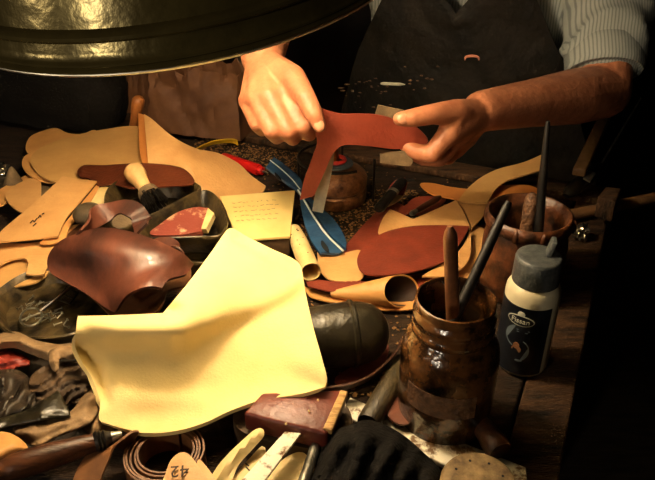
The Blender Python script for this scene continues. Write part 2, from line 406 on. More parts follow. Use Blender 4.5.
# ------------------------------------------------------------------ the work lamp
LC = Vector((-.128, .647, .402 + T)); LN = Vector((-.1008, -.1731, 0)); LN.z = math.sqrt(1 - LN.length_squared)
lamp = root('pendant_lamp', LC, 'big dark olive metal lamp shade hanging tilted low over the bench', 'lamp')
outer = [(.0008, .1985), (.0008, .2008), (.0022, .2025), (.0036, .2024), (.0046, .2008), (.0051, .1998), (.0062, .2010), (.0076, .2008), (.0086, .1994), (.0094, .1984),
         (.0140, .1968), (.0200, .1946), (.0204, .1956), (.0213, .1978), (.0232, .1990), (.0254, .1986), (.0272, .1964), (.0280, .1936), (.0284, .1916),
         (.050, .1840), (.080, .1735), (.11, .1610), (.14, .1450), (.17, .125), (.195, .100), (.210, .076), (.216, .047), (.25, .043), (.262, .036), (.266, .012)]
lathe('shade', outer, LC, LN, 'shade', lamp, 96, False, 35)
lathe('reflector', [(.0015, .1982), (.009, .1960), (.019, .1915), (.03, .1865), (.05, .1800), (.08, .1695), (.11, .1570), (.14, .1410), (.168, .121), (.192, .096), (.206, .072), (.213, .02)], LC, LN, 'reflector', lamp, 96, False)
bm = bmesh.new()
u, v, d = frame(LN); rings = []
for i in range(96):
    a = 2*math.pi*i/96; e = u*math.cos(a) + v*math.sin(a)
    rings.append([bm.verts.new(LC + e*(.1995 + .0017*math.cos(t)) + d*(.0005 + .0017*math.sin(t))) for t in (0, 1.05, 2.1, 3.14, 4.2, 5.24)])
for i in range(96):
    A, Bq = rings[i], rings[(i+1) % 96]
    for k in range(6): bm.faces.new((A[k], A[(k+1) % 6], Bq[(k+1) % 6], Bq[k]))
from_bm('rim', bm, 'rim', lamp)
lathe('socket', [(.115, .017), (.115, .022), (.19, .022), (.210, .018)], LC, LN, 'blackmetal', lamp, 24)
top = LC + LN * .264
tube('cord', [top, top + Vector((0, 0, .12)) + LN*.05, Vector((top.x - .03, top.y - .03, 2.0)), Vector((top.x - .03, top.y - .03, 2.598))], .004, 'blackmetal', lamp)
bulbm = mat('lit_bulb', rgb(255, 230, 190), None, rough=.4, emit=((1, .78, .50, 1), 1))
lathe('bulb', [(.052, .004), (.055, .016), (.063, .026), (.075, .031), (.087, .030), (.10, .023), (.11, .015), (.12, .013)], LC, LN, bulbm, lamp, 24)
bulbm.node_tree.nodes['Principled BSDF'].inputs['Emission Strength'].default_value = 230

# ------------------------------------------------------------------ leather sheets on the far left
def piece(name, label, cat, pts, h, m, th=.002, **k):
    o = sheet(name, pts, h, th, m, **k); return tag(o, label, cat)
LEA = 'leather piece'
piece('leather_piece', 'honey tan rounded leather piece showing above the big ochre sheet', LEA,
      [(27, 152), (29, 138), (42, 131), (56, 128), (68, 133), (82, 134), (95, 130), (104, 140), (90, 155), (50, 162)], .030, 'tan2')
piece('leather_piece', 'lower tan layer peeping out along the rounded end of the big ochre sheet', LEA,
      [(22, 165), (24, 157), (32, 152), (60, 142), (95, 140), (95, 170), (60, 181), (45, 182), (28, 174)], .036, 'tan2')
piece('leather_piece', 'big ochre leather sheet with a rounded end lying flat at the back', LEA,
      [(32, 166), (31, 157), (40, 148), (62, 139), (100, 130, .042), (142, 127, .05), (148, 150), (150, 182, 'c'), (110, 183), (80, 181), (58, 182), (43, 177)], .042, 'tan3')
piece('leather_piece', 'narrow inner fold standing up behind the tall pointed tan sheet', LEA,
      [(138, 113, .085, 'c'), (146, 117, .085), (147, 140, .066), (149, 170, .050, 'c'), (144, 168, .052, 'c'), (140, 150, .066)], .05, 'orange')
piece('leather_sheet', 'tall pointed tan leather sheet sweeping down to a sharp corner by the pad', LEA,
      [(144, 114, .09, 'c'), (152, 119, .088), (172, 136, .075), (195, 148, .060), (218, 153, .045), (238, 163, .034), (252, 176, .025), (266, 186, .018, 'c'),
       (262, 193, .016), (240, 200, .014), (200, 206, .014), (158, 200, .018), (151, 184, .034), (147, 150, .07)], .05, 'tan', hf=lambda x, y: .004 * math.exp(-((x - 178 - (y-150)*.6) / 12) ** 2))
piece('leather_strip', 'dark chestnut leather strip lying along the front edge of the ochre sheet', LEA,
      [(77, 171, .052), (84, 165, .052), (105, 165, .052), (140, 163, .082), (170, 165, .078), (186, 170, .074), (194, 183, .070), (170, 186, .070), (130, 188, .070), (112, 184, .056), (98, 185, .052), (88, 178, .052), (80, 177, .052)], .052, 'darkbrown')
piece('leather_piece', 'small tan leather cutout with notched edge at the end of the far sheets', LEA,
      [(5, 196), (14, 186), (28, 179), (41, 177, 'c'), (41, 192), (40, 204), (35, 205), (36, 208), (28, 214), (14, 208)], .034, 'tan')
piece('leather_piece', 'brownish tan leather cutout tucked under the notched cutout', LEA,
      [(-12, 198), (2, 188), (20, 178), (32, 174), (30, 190), (10, 200), (2, 205), (-12, 210)], .028, 'tan2')
piece('leather_piece', 'grey-brown suede scrap between the notched cutout and the marked sheet', LEA,
      [(40, 182, 'c'), (54, 181, 'c'), (60, 196), (44, 210, 'c'), (40, 204, 'c')], .026, 'suede')
o = sheet('leather_sheet', [(-14, 250, .052), (0, 232, .054), (28, 208, .056), (46, 192, .057), (63, 176, .058, 'c'), (80, 179), (97, 181, .058, 'c'), (82, 199), (66, 218, .056), (58, 236, .055, 'c'), (30, 239), (-14, 243, 'c')], .055, .002, 'tan')
tag(o, 'tan leather sheet with handwritten ink marks lying across the heap', LEA)
strokes('ink_mark', [[(30, 223), (33, 220), (34, 222), (37, 218)], [(38, 218), (40, 215), (41, 217)], [(33, 226), (36, 223)], [(42, 214), (44, 213)]], .0572, 'ink', o)
piece('leather_piece', 'tan leather layer showing its edge just beneath the marked sheet', LEA,
      [(40, 243), (60, 228), (84, 200), (98, 183, 'c'), (99, 187), (86, 208), (70, 226), (63, 240)], .049, 'tan2')
piece('leather_piece', 'small cream leather flap behind the round dark stone', LEA,
      [(86, 203), (92, 192), (102, 187), (112, 188), (117, 193), (112, 198), (108, 206), (94, 210)], .048, 'cream')
piece('leather_piece', 'tan leather cutout with a square prong pointing to the front', LEA,
      [(-10, 246), (30, 243), (55, 238), (70, 226), (80, 224, 'c'), (66, 240), (52, 258), (44, 274, 'c'), (34, 275), (26, 274, 'c'), (28, 262), (24, 258), (10, 260), (-10, 268)], .042, 'tan')
piece('leather_piece', 'lowest broad tan leather piece under the pronged cutout', LEA,
      [(-10, 262), (15, 252), (40, 250), (52, 258), (48, 273), (36, 282), (18, 286), (-10, 288)], .034, 'tan3')
piece('leather_piece', 'slim dark brown strip running beside the marked sheet', LEA,
      [(55, 246), (70, 232), (84, 222), (90, 226), (76, 238), (62, 250)], .047, 'strap')

# odd bits at the far left edge
piece('leather_piece', 'dark leather scrap lying at the very edge under the pale cone', LEA,
      [(-10, 182), (0, 176), (16, 180), (22, 186), (6, 192), (-10, 196)], .02, 'ragdark')
b0 = P(14, 186, .021)
tag(lathe('paper_cone', [(0, .016), (.002, .016), (.03, .004), (.033, .001)], b0, Vector((.1, 0, 1)), 'suede', None, 24), 'small pale grey cone standing beside the tan cutouts', 'cone')
tag(blob('crumpled_foil', P(5, 172, .02), .013, 'foil', None, 3, .7, 60, 3), 'crumpled shiny foil ball beside the pale cone', 'foil')

# cream pad
pd = [P(220, 196, .044), P(295, 190, .044), P(290, 236, .044), P(238, 240, .044)]
pad = root('card_pad', sum(pd, Vector()) / 4 - Vector((0, 0, .03)), 'cream card pad with faint pencil writing lying beside the tin trays', 'pad')
prism('cover', pd, .004, 'card', pad, .0008)
ins = sum(pd, Vector()) / 4
prism('pages', [p + (ins - p) * .03 - Vector((0, 0, .0042)) for p in pd], .026, 'cardside', pad, .0008)
random.seed(5)
ln = []
for r_ in range(5):
    y = 203 + r_ * 4.5; x = 232 + r_
    while x < 276:
        ln.append([(x, y - (x - 230) * .07 + random.uniform(-.6, .6)), (x + random.uniform(1, 4), y - (x - 230) * .07 + random.uniform(-.8, .8))]); x += random.uniform(3.5, 6)
strokes('pencil_writing', ln, .0443, 'pencil', pad, .0005)

# ------------------------------------------------------------------ tin tray with compartments
def basin(name, pts, hr, depth, shrink, m, parent, th=.003):
    ol = curve_loop(pts, 8); c2 = Vector((sum(p[0] for p in ol) / len(ol), sum(p[1] for p in ol) / len(ol)))
    bm = bmesh.new(); n = len(ol); rings = []
    base = [P(x, y, hr) for x, y, h in ol]; C = sum(base, Vector()) / n
    def ring(k, dz, out=0):
        L = []
        for p in base:
            q = C + (p - C) * k; dirv = (p - C).normalized(); q = q + dirv * out; q.z = T + hr + dz; L.append(bm.verts.new(q))
        rings.append(L)
    ring(shrink, -depth - th); ring(.5 + shrink / 2, -depth * .8 - th, .001); ring(1, -.004, .0035); ring(1, 0, .0035); ring(1, .0012, .0018); ring(1, 0, 0); ring(.5 + shrink / 2, -depth * .62); ring(shrink + (1 - shrink) * .25, -depth * .93); ring(shrink * .8, -depth)
    for A, Bq in zip(rings, rings[1:]):
        for i in range(n): bm.faces.new((A[i], A[(i+1) % n], Bq[(i+1) % n], Bq[i]))
    bm.faces.new(rings[0][::-1]); bm.faces.new(rings[-1])
    return from_bm(name, bm, m, parent, 50)
tray = root('compartment_tray', P(165, 215, 0), 'blackened metal tray with rounded compartments holding a brush and a red offcut', 'tray')
basin('compartment', [(108, 192), (122, 180), (150, 177), (180, 178), (195, 184), (199, 189), (180, 199), (140, 220), (118, 228), (108, 215)], .060, .03, .72, 'black_plastic', tray)
basin('compartment', [(141, 221), (170, 207), (200, 192), (209, 192), (217, 199), (224, 212), (225, 224), (218, 235), (195, 236), (150, 237), (138, 232)], .060, .03, .72, 'black_plastic', tray)
basin('compartment', [(150, 240), (195, 239), (217, 239), (214, 252), (204, 262), (170, 258), (150, 250)], .038, .03, .72, 'black_plastic', tray)
basin('compartment', [(60, 222), (85, 205), (104, 196), (105, 216), (112, 232), (90, 240), (66, 236)], .044, .03, .75, 'black_plastic', tray)

off = root('leather_offcut', P(182, 222, .04), 'worn pinkish red leather wedge lying in the tray compartment', 'leather offcut')
sheet('wedge', [(150, 234, .046), (160, 224, .050), (178, 212, .055), (196, 207, .057), (208, 208, .057, 'c'), (206, 222, .052), (202, 231, .048, 'c'), (178, 235, .046)], .05, .008, 'pinkred', off)
sheet('end_strip', [(208, 208, .0585, 'c'), (214, 213, .0575, 'c'), (206, 229, .052, 'c'), (201, 229, .050, 'c')], .055, .008, 'cream', off)

# brush with a stubby pale handle
br = root('glue_brush', P(150, 200, .04), 'stubby pale wooden brush with dark bristles standing in the tray', 'brush')
ba, bb = P(131, 167, .090), P(150.5, 196, .066)
rod('handle', ba, bb, [(0, .004), (.03, .010), (.12, .0145), (.3, .0145), (.5, .011), (.68, .0092), (.78, .0105), (.86, .0125)], 'wood_handle', br, 24)
rod('ferrule', ba + (bb - ba) * .80, bb, [(0, .0128), (.4, .0145), (1, .0155)], 'suede', br, 24)
bm = bmesh.new(); dd = (bb - ba).normalized(); u, v, d = frame(dd); random.seed(3)
for i in range(90):
    a = random.random() * 6.28; r_ = .0145 * math.sqrt(random.random()); e = u * math.cos(a) + v * math.sin(a)
    q = bb - dd * .004 + e * r_
    lathe_bm(bm, [(0, .0011), (.021 + random.random() * .005, .0009)], q, (dd + e * .15), 5)
from_bm('bristles', bm, 'blackmetal', br, 30)

tag(blob('round_stone', P(89, 214, .066), .0205, 'stone', None, 4, .10, 30, 2, (1, .95, .72)), 'rounded dark grey-brown stone propped against the marked tan sheet', 'stone')
# strap loop behind the brown shaft
sl = [P(76, 236, .106), P(90, 221, .106), P(108, 211, .106), P(124, 207, .108), P(136, 212, .106), P(142, 222, .098), P(140, 231, .106)]
tag(ribbon('leather_strap', sl, .024, .0025, 'brown', None, Vector((.35, .9, .25))), 'brown leather strap bent into an arch behind the brown leather shaft', 'strap')
tag(lathe('ring_lid', [(0, .0001), (0, .015), (.003, .016), (.006, .014), (.007, .001)], P(124, 224, .055), Vector((.15, -.5, .8)), 'suede', None, 32), 'small grey disc seen through the arch of the brown strap', 'disc')

# brown leather shaft (two layers, open at one end)
sh = root('leather_shaft', P(120, 275, .03), 'glossy brown leather boot shaft lying flat, open at one end', 'leather shaft')
def bulge(x, y):
    t = max(0, 1 - ((x - 112) / 80) ** 2) * max(0, 1 - ((y - 268 - (x - 112) * .22) / 46) ** 2)
    fold = math.exp(-((y - 280 + (x - 150) * .62) / 7) ** 2) * math.exp(-((x - 160) / 30) ** 2)
    fold2 = math.exp(-((y - 262 - (x - 120) * -.35) / 9) ** 2)
    return .020 * t ** .55 + .006 * fold * t - .002 * math.exp(-((y - 300 + (x - 150) * .62) / 6) ** 2) * t
sheet('upper', [(47, 264, .062), (50, 252, .072), (60, 241, .084), (78, 233, .094), (98, 228, .100), (120, 229, .102), (145, 236, .100), (165, 244, .096), (184, 254, .086), (194, 264, .074, 'c'), (186, 274, .076), (169, 279, .080), (162, 288, .080, 'c'), (152, 286, .080), (138, 289, .077), (125, 297, .070), (115, 313, .058, 'c'), (103, 306, .055), (85, 293, .053), (64, 281, .054), (51, 273, .057)], .06, .0035, 'brown', sh, hf=bulge, s=3.6)
sheet('lower', [(60, 268, .045), (90, 250, .045), (140, 250, .045), (180, 262, .05), (190, 268, .060), (188, 284, .056), (168, 290, .056), (164, 300, .056), (156, 312, .054), (140, 318, .050), (116, 318, .045), (95, 300, .044)], .05, .003, 'coil', sh, s=7)
tag(ribbon('leather_loop', [P(150, 247, .085), P(163, 243, .092), (P(174, 245, .092)), P(180, 252, .086), P(179, 262, .076)], .018, .002, 'brown', None, Vector((-.5, .8, .1))), 'narrow brown leather loop beside the open end of the shaft', 'leather loop')

# ------------------------------------------------------------------ left pan with buckles and tacks
pan = basin('shallow_pan', [(-6, 300), (8, 284), (30, 272), (56, 264), (84, 274), (112, 298), (104, 314), (78, 318), (76, 331), (52, 336), (22, 335), (2, 324)], .040, .022, .80, 'black_plastic', None)
tag(pan, 'shallow blackened pan of buckles and tacks beside the yellow cloth', 'pan')
bk = [P(31 + 10.5 * math.cos(a) - 3 * math.sin(a), 317 - 4 * math.cos(a) - 8 * math.sin(a), .028) for a in [i * 6.2832 / 14 for i in range(14)]]
bkl = root('buckle', P(31, 317, .022), 'oval steel buckle lying among tacks in the pan', 'buckle')
tube('buckle_frame', bk + [bk[0], bk[1]], .0013, 'steel', bkl, 8, 3)
tube('prong', [P(22, 320, .029), P(40, 313, .030)], .001, 'steel', bkl, 8, 1)
bk2 = [P(x, y, .031) for x, y in ((57, 299), (66, 288), (78, 293), (70, 304), (57, 299))]
bk2r = root('buckle', P(67, 296, .025), 'square dark buckle in the pan beside the brown shaft', 'buckle')
tube('buckle_frame', bk2, .0014, 'blackmetal', bk2r, 8, 1); tube('prong', [P(61, 293, .031), P(74, 299, .032)], .001, 'blackmetal', bk2r, 8, 1)
random.seed(11); tack0 = None
bm = bmesh.new(); lathe_bm(bm, [(0, .0006), (.0085, .0006), (.009, .0018), (.0095, .0018)], Vector((0, 0, 0)), Vector((1, 0, 0)), 8)
tack_me = from_bm('tack', bm, 'steel'); 
spots = [(random.uniform(22, 64), random.uniform(300, 326)) for i in range(26)]
for i, (x, y) in enumerate(spots):
    o = tack_me if i == 0 else tack_me.copy()
    if i: COL.objects.link(o)
    o.location = P(x, y, .0215 + random.random() * .003); o.rotation_euler = (0, random.uniform(-.25, .05), random.random() * 6.28)
    tag(o, 'small steel shoe tack lying loose in the shallow pan', 'tack', 'shoe tacks in the shallow pan')
ribbon_strip = ribbon('leather_strip', [P(40, 312, .028), P(55, 300, .032), P(72, 286, .038), P(80, 280, .043)], .007, .0015, 'strap', None, Vector((.5, -.2, .8)))
tag(ribbon_strip, 'thin dark strip lying across the pan beside the square buckle', 'strip')

# ------------------------------------------------------------------ yellow chamois cloth
def cloth_h(x, y):
    p = Vector((x, y)); z = 0
    # front roll: the face below this line drops towards the viewer, then levels out
    fr = [(70, 332), (120, 333), (185, 330), (235, 312), (285, 290), (320, 265), (345, 246)]
    for a, b in zip(fr, fr[1:]):
        if a[0] <= x <= b[0]:
            t = (x - a[0]) / (b[0] - a[0]); yr = a[1] + (b[1] - a[1]) * t
            amp = .017 if x < 200 else .017 - .007 * min(1, (x - 200) / 100)
            dyy = y - yr
            z += amp * (1 / (1 + math.exp((dyy - 9) / 4.2)) - .5)
            z += .004 * math.exp(-((dyy - 52) / 20) ** 2) * max(0, 1 - max(0, x - 180) / 90)
            z -= .010 * math.exp(-((dyy + 20) / 7) ** 2) * (1 if x < 170 else max(0, 1 - (x - 170) / 20))
    z -= .003 * math.exp(-(line_d(p, [(232, 236), (262, 254), (294, 270)]) / 2.2) ** 2)
    z -= .006 * math.exp(-(line_d(p, [(80, 346), (98, 368), (105, 400)]) / 5) ** 2)
    z += .003 * math.exp(-(line_d(p, [(118, 420), (130, 402), (200, 400)]) / 12) ** 2)
    z += .0022 * noise.noise(Vector((x * .03, y * .03, 3)))
    return z
cl = sheet('chamois_cloth', [(78, 316, .098, 'c'), (120, 315, .104), (163, 313, .108, 'c'), (188, 283, .110), (212, 251, .112), (226, 231, .112), (232, 228, .111), (250, 238, .104), (272, 249, .098), (292, 258, .092), (301, 267, .092), (306, 295, .092), (314, 330, .090), (322, 358, .084), (327, 378, .074), (325, 387, .068, 'c'),
      (300, 394, .062), (262, 400, .056), (232, 410, .053), (204, 423, .049), (175, 431, .046), (145, 433, .045), (122, 428, .045), (108, 424, .046), (99, 419, .048), (100, 402, .053), (92, 378, .062), (82, 362, .07), (75, 346, .08), (76, 330, .09)], .08, .0045, 'yellow', None, hf=cloth_h, s=4.5, sharp=75)
tag(cl, 'thick folded yellow chamois cloth draped over the middle of the heap', 'cloth')
# ------------------------------------------------------------------ black shoe toe, straps, maroon block
toe = root('shoe_toe', P(350, 345, .01), 'black leather shoe toe with a raised seam sticking out beside the yellow cloth', 'shoe part')
ta, tb = P(306, 338, .048), P(388, 330, .048)
rod('upper', ta, tb, [(0, .031), (.35, .0335), (.53, .034), (.70, .0325), (.82, .0295), (.92, .0225), (.98, .013), (1, .003)], 'blackrubber', toe, 40)
rod('seam', ta + (tb - ta) * .52, ta + (tb - ta) * .60, [(0, .0340), (.25, .0360), (.7, .0357), (1, .0333)], 'blackrubber', toe, 40)
piece('leather_piece', 'reddish brown leather lining under the black shoe toe', LEA,
      [(335, 378), (352, 366), (372, 352), (386, 342), (389, 352), (380, 368), (360, 380), (340, 386)], .012, 'russet')
st = [P(318, 390, .030), P(345, 387, .030), P(367, 379, .031), P(385, 365, .033), P(396, 352, .036), P(400, 342, .038)]
tag(ribbon('leather_strap', st, lambda t: .013, .002, 'strap', None, Vector((.1, -.45, .9))), 'dark leather strap curving round below the black shoe toe', 'strap')
blk = root('leather_block', P(300, 420, .0), 'maroon leather-covered block with a worn pale edge under the yellow cloth', 'block')
q = [P(243, 413, .050), P(262, 392, .054), P(347, 389, .054), P(327, 434, .050)]
prism('body', q, .022, 'maroon', blk, .003)
a, b = P(340.5, 389.5, .0560), P(348, 391, .0555); c, d_ = P(332, 430, .0520), P(323, 428, .0525)
prism('worn_edge', [a, b, c, d_], .006, 'pale_wood', blk, .0008)
for x, y in ((318, 400), (309, 411), (286, 424)):
    blob('pale_fleck', P(x, y, .0530), .0012, 'cream', blk, 2)
piece('leather_piece', 'brown leather offcut under the maroon block and the steel tube', LEA,
      [(240, 405), (300, 415), (345, 405), (352, 440), (330, 450), (262, 440), (235, 425)], .026, 'ragbrown', .024)

# ------------------------------------------------------------------ rags and handle at the lower left
def rag(label, pts, h, m, cr, cf, seed, th=.003, dome=.01, name='leather_rag', s=3.2):
    o = sheet(name, pts, h, th, m, crumple=cr * .75, cfreq=cf * .9, seed=seed, dome=dome, s=s, sharp=80); return tag(o, label, 'rag')
def folds(ang, wl, amp, seed, warp=9):
    ca, sa = math.cos(R(ang)), math.sin(R(ang))
    def h_(x, y):
        n1 = noise.noise(Vector((x * .03, y * .03, seed))); n2 = noise.noise(Vector((x * .07, y * .07, seed + 5)))
        t = x * ca + y * sa + warp * n1 + warp * .4 * n2
        return amp * (1 - abs(math.sin(math.pi * t / wl)) ** .8 + .5 * n1 + .35 * n2)
    return h_
def rag2(label, pts, h, m, fo, th=.003, dome=.006, name='leather_rag', s=2.6):
    o = sheet(name, pts, h, th, m, hf=fo, dome=dome, s=s, sharp=100); return tag(o, label, 'rag')
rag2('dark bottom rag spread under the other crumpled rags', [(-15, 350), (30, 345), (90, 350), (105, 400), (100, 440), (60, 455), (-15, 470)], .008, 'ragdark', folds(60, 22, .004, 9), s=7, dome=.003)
rag2('small red scrap among the brown rags', [(-10, 350), (6, 349), (22, 354), (30, 362), (14, 368), (-10, 368)], .030, 'ragred', folds(75, 9, .003, 2))
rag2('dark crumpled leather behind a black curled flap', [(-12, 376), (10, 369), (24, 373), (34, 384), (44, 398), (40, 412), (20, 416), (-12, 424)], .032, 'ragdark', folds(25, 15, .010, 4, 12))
rag2('crumpled mid-brown cloth beside the folded edge of the yellow cloth', [(30, 378), (44, 366), (60, 362), (84, 362), (86, 374), (95, 386), (88, 396), (70, 404), (46, 404), (32, 394)], .036, 'ragbrown', folds(62, 9, .006, 3, 10))
rag2('beige leather scrap rolled over just below the shallow pan', [(-10, 340), (4, 332), (18, 332), (36, 340), (58, 344), (76, 343), (80, 356), (66, 356), (58, 352), (50, 360), (30, 354), (14, 348), (-10, 350)], .038, 'ragbeige', folds(80, 26, .004, 1, 5), dome=.012)
rag2('twisted beige leather end hanging from the rolled scrap', [(48, 352), (58, 347), (74, 346), (82, 352), (72, 360), (60, 357), (59, 368), (53, 371), (49, 362)], .050, 'ragbeige', folds(70, 12, .004, 8, 6), dome=.008)
rag2('black leather flap curling over the dark crumpled leather', [(-12, 422), (14, 414), (34, 406), (48, 397), (58, 391), (64, 400), (70, 415), (56, 417), (40, 420), (14, 424), (-12, 432)], .046, 'blackrubber', folds(20, 60, .006, 6, 10), dome=.003)
rag2('long beige leather strip lying diagonally above the wooden handle', [(13, 428), (34, 423), (62, 416), (74, 408), (82, 396), (92, 386), (101, 400), (96, 414), (84, 424), (58, 434), (36, 445), (22, 441)], .036, 'ragbeige', folds(64, 19, .007, 11, 5), dome=.008)
rag2('pale folded leather end at the butt of the wooden handle', [(-12, 436), (6, 432), (22, 440), (28, 450), (14, 458), (0, 466), (-12, 476)], .044, 'tan2', folds(60, 30, .004, 7, 5), dome=.008)
rag2('brown rag hanging from under the lower corner of the yellow cloth', [(84, 410), (96, 396), (104, 420), (114, 430), (104, 436), (90, 434), (82, 424)], .026, 'ragbeige', folds(10, 14, .004, 12, 6))
hd = root('tool_handle', P(55, 458, .01), 'dark turned wooden tool handle with black ferrule rings', 'tool')
ha, hb = P(-16, 476, .040), P(122, 434, .040)
rod('grip', ha, hb, [(0, .007), (.03, .0102), (.12, .0110), (.15, .0104), (.17, .0115), (.3, .0120), (.5, .0112), (.68, .0094), (.8, .0078)], 'dark_wood', hd, 28)
rod('ferrule', ha + (hb - ha) * .79, ha + (hb - ha) * .92, [(0, .0082), (.2, .0092), (.28, .0074), (.4, .0090), (.5, .0070), (.62, .0086), (.75, .0066), (1, .0054)], 'blackmetal', hd, 24)
rod('shank', ha + (hb - ha) * .915, hb, [(0, .0052), (1, .0030)], 'steel', hd, 14)

# ------------------------------------------------------------------ coil, tag, tongues, ruler
cc = P(168, 470, .004); pts = []
for i in range(92):
    a = i / 91 * 2 * math.pi * 4.6; r_ = .0225 + .0031 * a / (2 * math.pi) + .0006 * math.sin(a * 1.3)
    pts.append(cc + Vector((math.cos(a + 1.2) * r_, math.sin(a + 1.2) * r_, .0008 * math.sin(a * .7))))
coil = tag(ribbon('strap_coil', [p + Vector((0, 0, .012)) for p in pts], .024, .0016, 'coil', None, Vector((0, 0, 1)), 2), 'dark brown leather strap rolled into a coil in front of the yellow cloth', 'strap coil')
tag(ribbon('leather_strap', [P(84, 490, .024), P(92, 468, .03), P(104, 452, .034), P(122, 442, .034), P(134, 440, .03)], .026, .002, 'coil', None, Vector((.85, .35, .3))), 'brown leather strap bending past the rolled coil', 'strap')
tg = sheet('size_tag', [(163, 492, .050), (166, 472, .052), (171, 460, .054), (179, 453, .056), (187, 453, .056), (194, 460, .055), (201, 470, .053), (211, 492, .05)], .053, .0035, 'tan')
tag(tg, 'tan leather pattern tab with the size 42 upside down', 'tag')
me = text_geo('42', .0155)
tmat = Matrix.Translation(P(179.5, 470.5, .0553)) @ Matrix.Rotation(R(187), 4, 'Z') @ Matrix.Rotation(R(-6), 4, 'X')
me.transform(tmat); me.materials.clear(); link('lettering', me, 'ink', tg, 30)
piece('leather_piece', 'tan leather tab lying half hidden behind the tab marked 42', LEA,
      [(190, 492), (196, 470), (198, 459), (206, 466), (216, 480), (222, 492)], .044, 'tan2')
piece('leather_tongue', 'long cream leather tongue with a rounded tip beside the coil', LEA,
      [(205, 492, .026), (215, 470, .030), (228, 454, .034), (246, 437, .038), (256, 429, .040), (263, 429, .040), (264, 436, .038), (252, 450, .034), (238, 466, .03), (226, 492, .026)], .03, 'cream', hf=lambda x, y: .004 * math.exp(-(line_d(Vector((x, y)), [(212, 485), (235, 455), (260, 432)]) / 5) ** 2), s=5)
piece('leather_tongue', 'second cream leather tongue tucked between the first and the white ruler', LEA,
      [(226, 492), (236, 474), (248, 460), (262, 446), (266, 452), (254, 468), (246, 492)], .024, 'cream')
piece('leather_piece', 'cream leather scrap between the white ruler and the steel tube', LEA,
      [(258, 492), (272, 470), (288, 456), (302, 452), (310, 462), (308, 492)], .020, 'cream', crumple=.003, cfreq=.05)
strokes('dark_nick', [[(245, 463), (249, 466)], [(246, 467), (250, 471)]], .0246, 'ink', None).name = 'thread_scrap'
tag(bpy.data.objects['thread_scrap'], 'tiny dark thread scrap on the second cream tongue', 'thread')
rl = [P(234, 488, .044), P(285, 431, .044), P(301, 433, .044), P(257, 490, .044)]
tag(prism('ruler', rl, .003, 'paintedwhite', None, .0006), 'worn white ruler strip with brown stains in front of the maroon block', 'ruler')
rod_ = root('steel_tube', P(312, 460, .02), 'slim shiny steel tube lying beside the black cloth', 'tube')
rod('tube_body', P(300, 492, .034), P(319, 436, .030), [(0, .0048), (1, .0048)], 'steel', rod_, 20)
rod('collar', P(316.0, 445, .0306), P(318.2, 438.5, .0302), [(0, .0056), (1, .0056)], 'blackmetal', rod_, 20)
piece('leather_strip', 'slim tan leather strip beside the steel tube', LEA, [(312, 470), (322, 448), (334, 432), (338, 440), (330, 458), (322, 474)], .024, 'tan2')
tag(rod('wooden_dowel', P(368, 424, .022), P(404, 362, .022), [(0, .0108), (.02, .0116), (.6, .0115), (.97, .0112), (1, .0105)], 'olive_wood', None, 24), 'thick greyish olive wooden dowel lying by the glue jar', 'dowel')
tag(prism('painted_board', [P(341, 413, .012), P(350, 397, .012), P(400, 418, .012), P(526, 467, .012), P(528, 492, .012), P(500, 492, .012)], .006, 'paintedwhite', None, .001), 'white painted board stained brown running under the black cloth', 'board')
bc = sheet('black_cloth', [(306, 495, .03), (314, 470, .03), (320, 448, .035), (333, 432, .045), (352, 424, .05), (366, 420, .05), (386, 425, .045), (406, 437, .038), (424, 453, .03), (440, 470, .024), (440, 495, .02)], .04, .01, 'black_cloth', None, s=4, dome=.020, sharp=75,
           hf=lambda x, y: .004 * math.sin((x + (y - 420) * .5 + 7 * noise.noise(Vector((x * .02, y * .02, 0)))) * .22) * min(1, max(0, (y - 425) / 20)), crumple=.004, cfreq=.04, seed=12)
tag(bc, 'crumpled black cloth bundle lying on the white board', 'cloth')
lid = root('cork_lid', P(477, 487, .015), 'round grimy tan lid with small holes on the white board', 'lid')
lo = P(477, 494, .0205)
lathe('disc', [(0, .029), (.002, .0325), (.013, .0320), (.0165, .0304), (.0178, .0282), (.0172, .02), (.0174, .001)], lo, Vector((0, 0, 1)), 'lidtan', lid, 48)
random.seed(2)
for i in range(8):
    a = i * .785 + .2; r_ = .021
    lathe('hole_shade_dot', [(0, .0012), (.0004, .0012)], lo + Vector((math.cos(a) * r_, math.sin(a) * r_, .0171)), Vector((0, 0, 1)), 'hole_shade', lid, 10)  # dark discs laid on the lid, the shade of holes painted in
wd = root('wooden_peg', P(487, 440, .0), 'short dark brown wooden peg lying at the foot of the glue jar', 'peg')
rod('peg_body', P(478, 420, .026), P(500, 452, .022), [(0, .008), (.3, .010), (.85, .0125), (1, .011)], 'dark_wood', wd, 20)
piece('leather_piece', 'orange brown leather scrap at the base of the glue jar', LEA, [(384, 402), (400, 398), (412, 420), (400, 424), (388, 416)], .022, 'darkbrown')

# ------------------------------------------------------------------ glue jar and its sticks
JB = P(442, 420, 0.0); JB.z = T + .0005
jar = root('glass_jar', JB, 'grimy brown glass jar caked with glue, the nearer of the two glue pots', 'jar')
jo = [(0, .036), (.002, .041), (.008, .0440), (.05, .0455), (.088, .0455), (.098, .0440), (.106, .0405), (.111, .0365), (.113, .0355), (.115, .0372), (.119, .0376), (.121, .0355), (.127, .0352), (.129, .0372), (.134, .0374), (.136, .0352), (.141, .0350), (.144, .0362), (.147, .0356)]
ji = [(.1475, .0340), (.146, .0326), (.112, .0318), (.102, .0370), (.092, .0405), (.04, .0410), (.012, .038), (.008, .030), (.008, .001)]
lathe('glass_body', jo + ji, JB, Vector((0, 0, 1)), 'glass', jar, 64, True, 50)
lathe('dried_glue', [(.0085, .034), (.0105, .0378), (.0150, .0396), (.04, .0402), (.088, .0398), (.0925, .0385), (.094, .030), (.093, .001)], JB, Vector((0, 0, 1)), 'gluebrown', jar, 48)
bm = bmesh.new()
jl = 14; grid = []
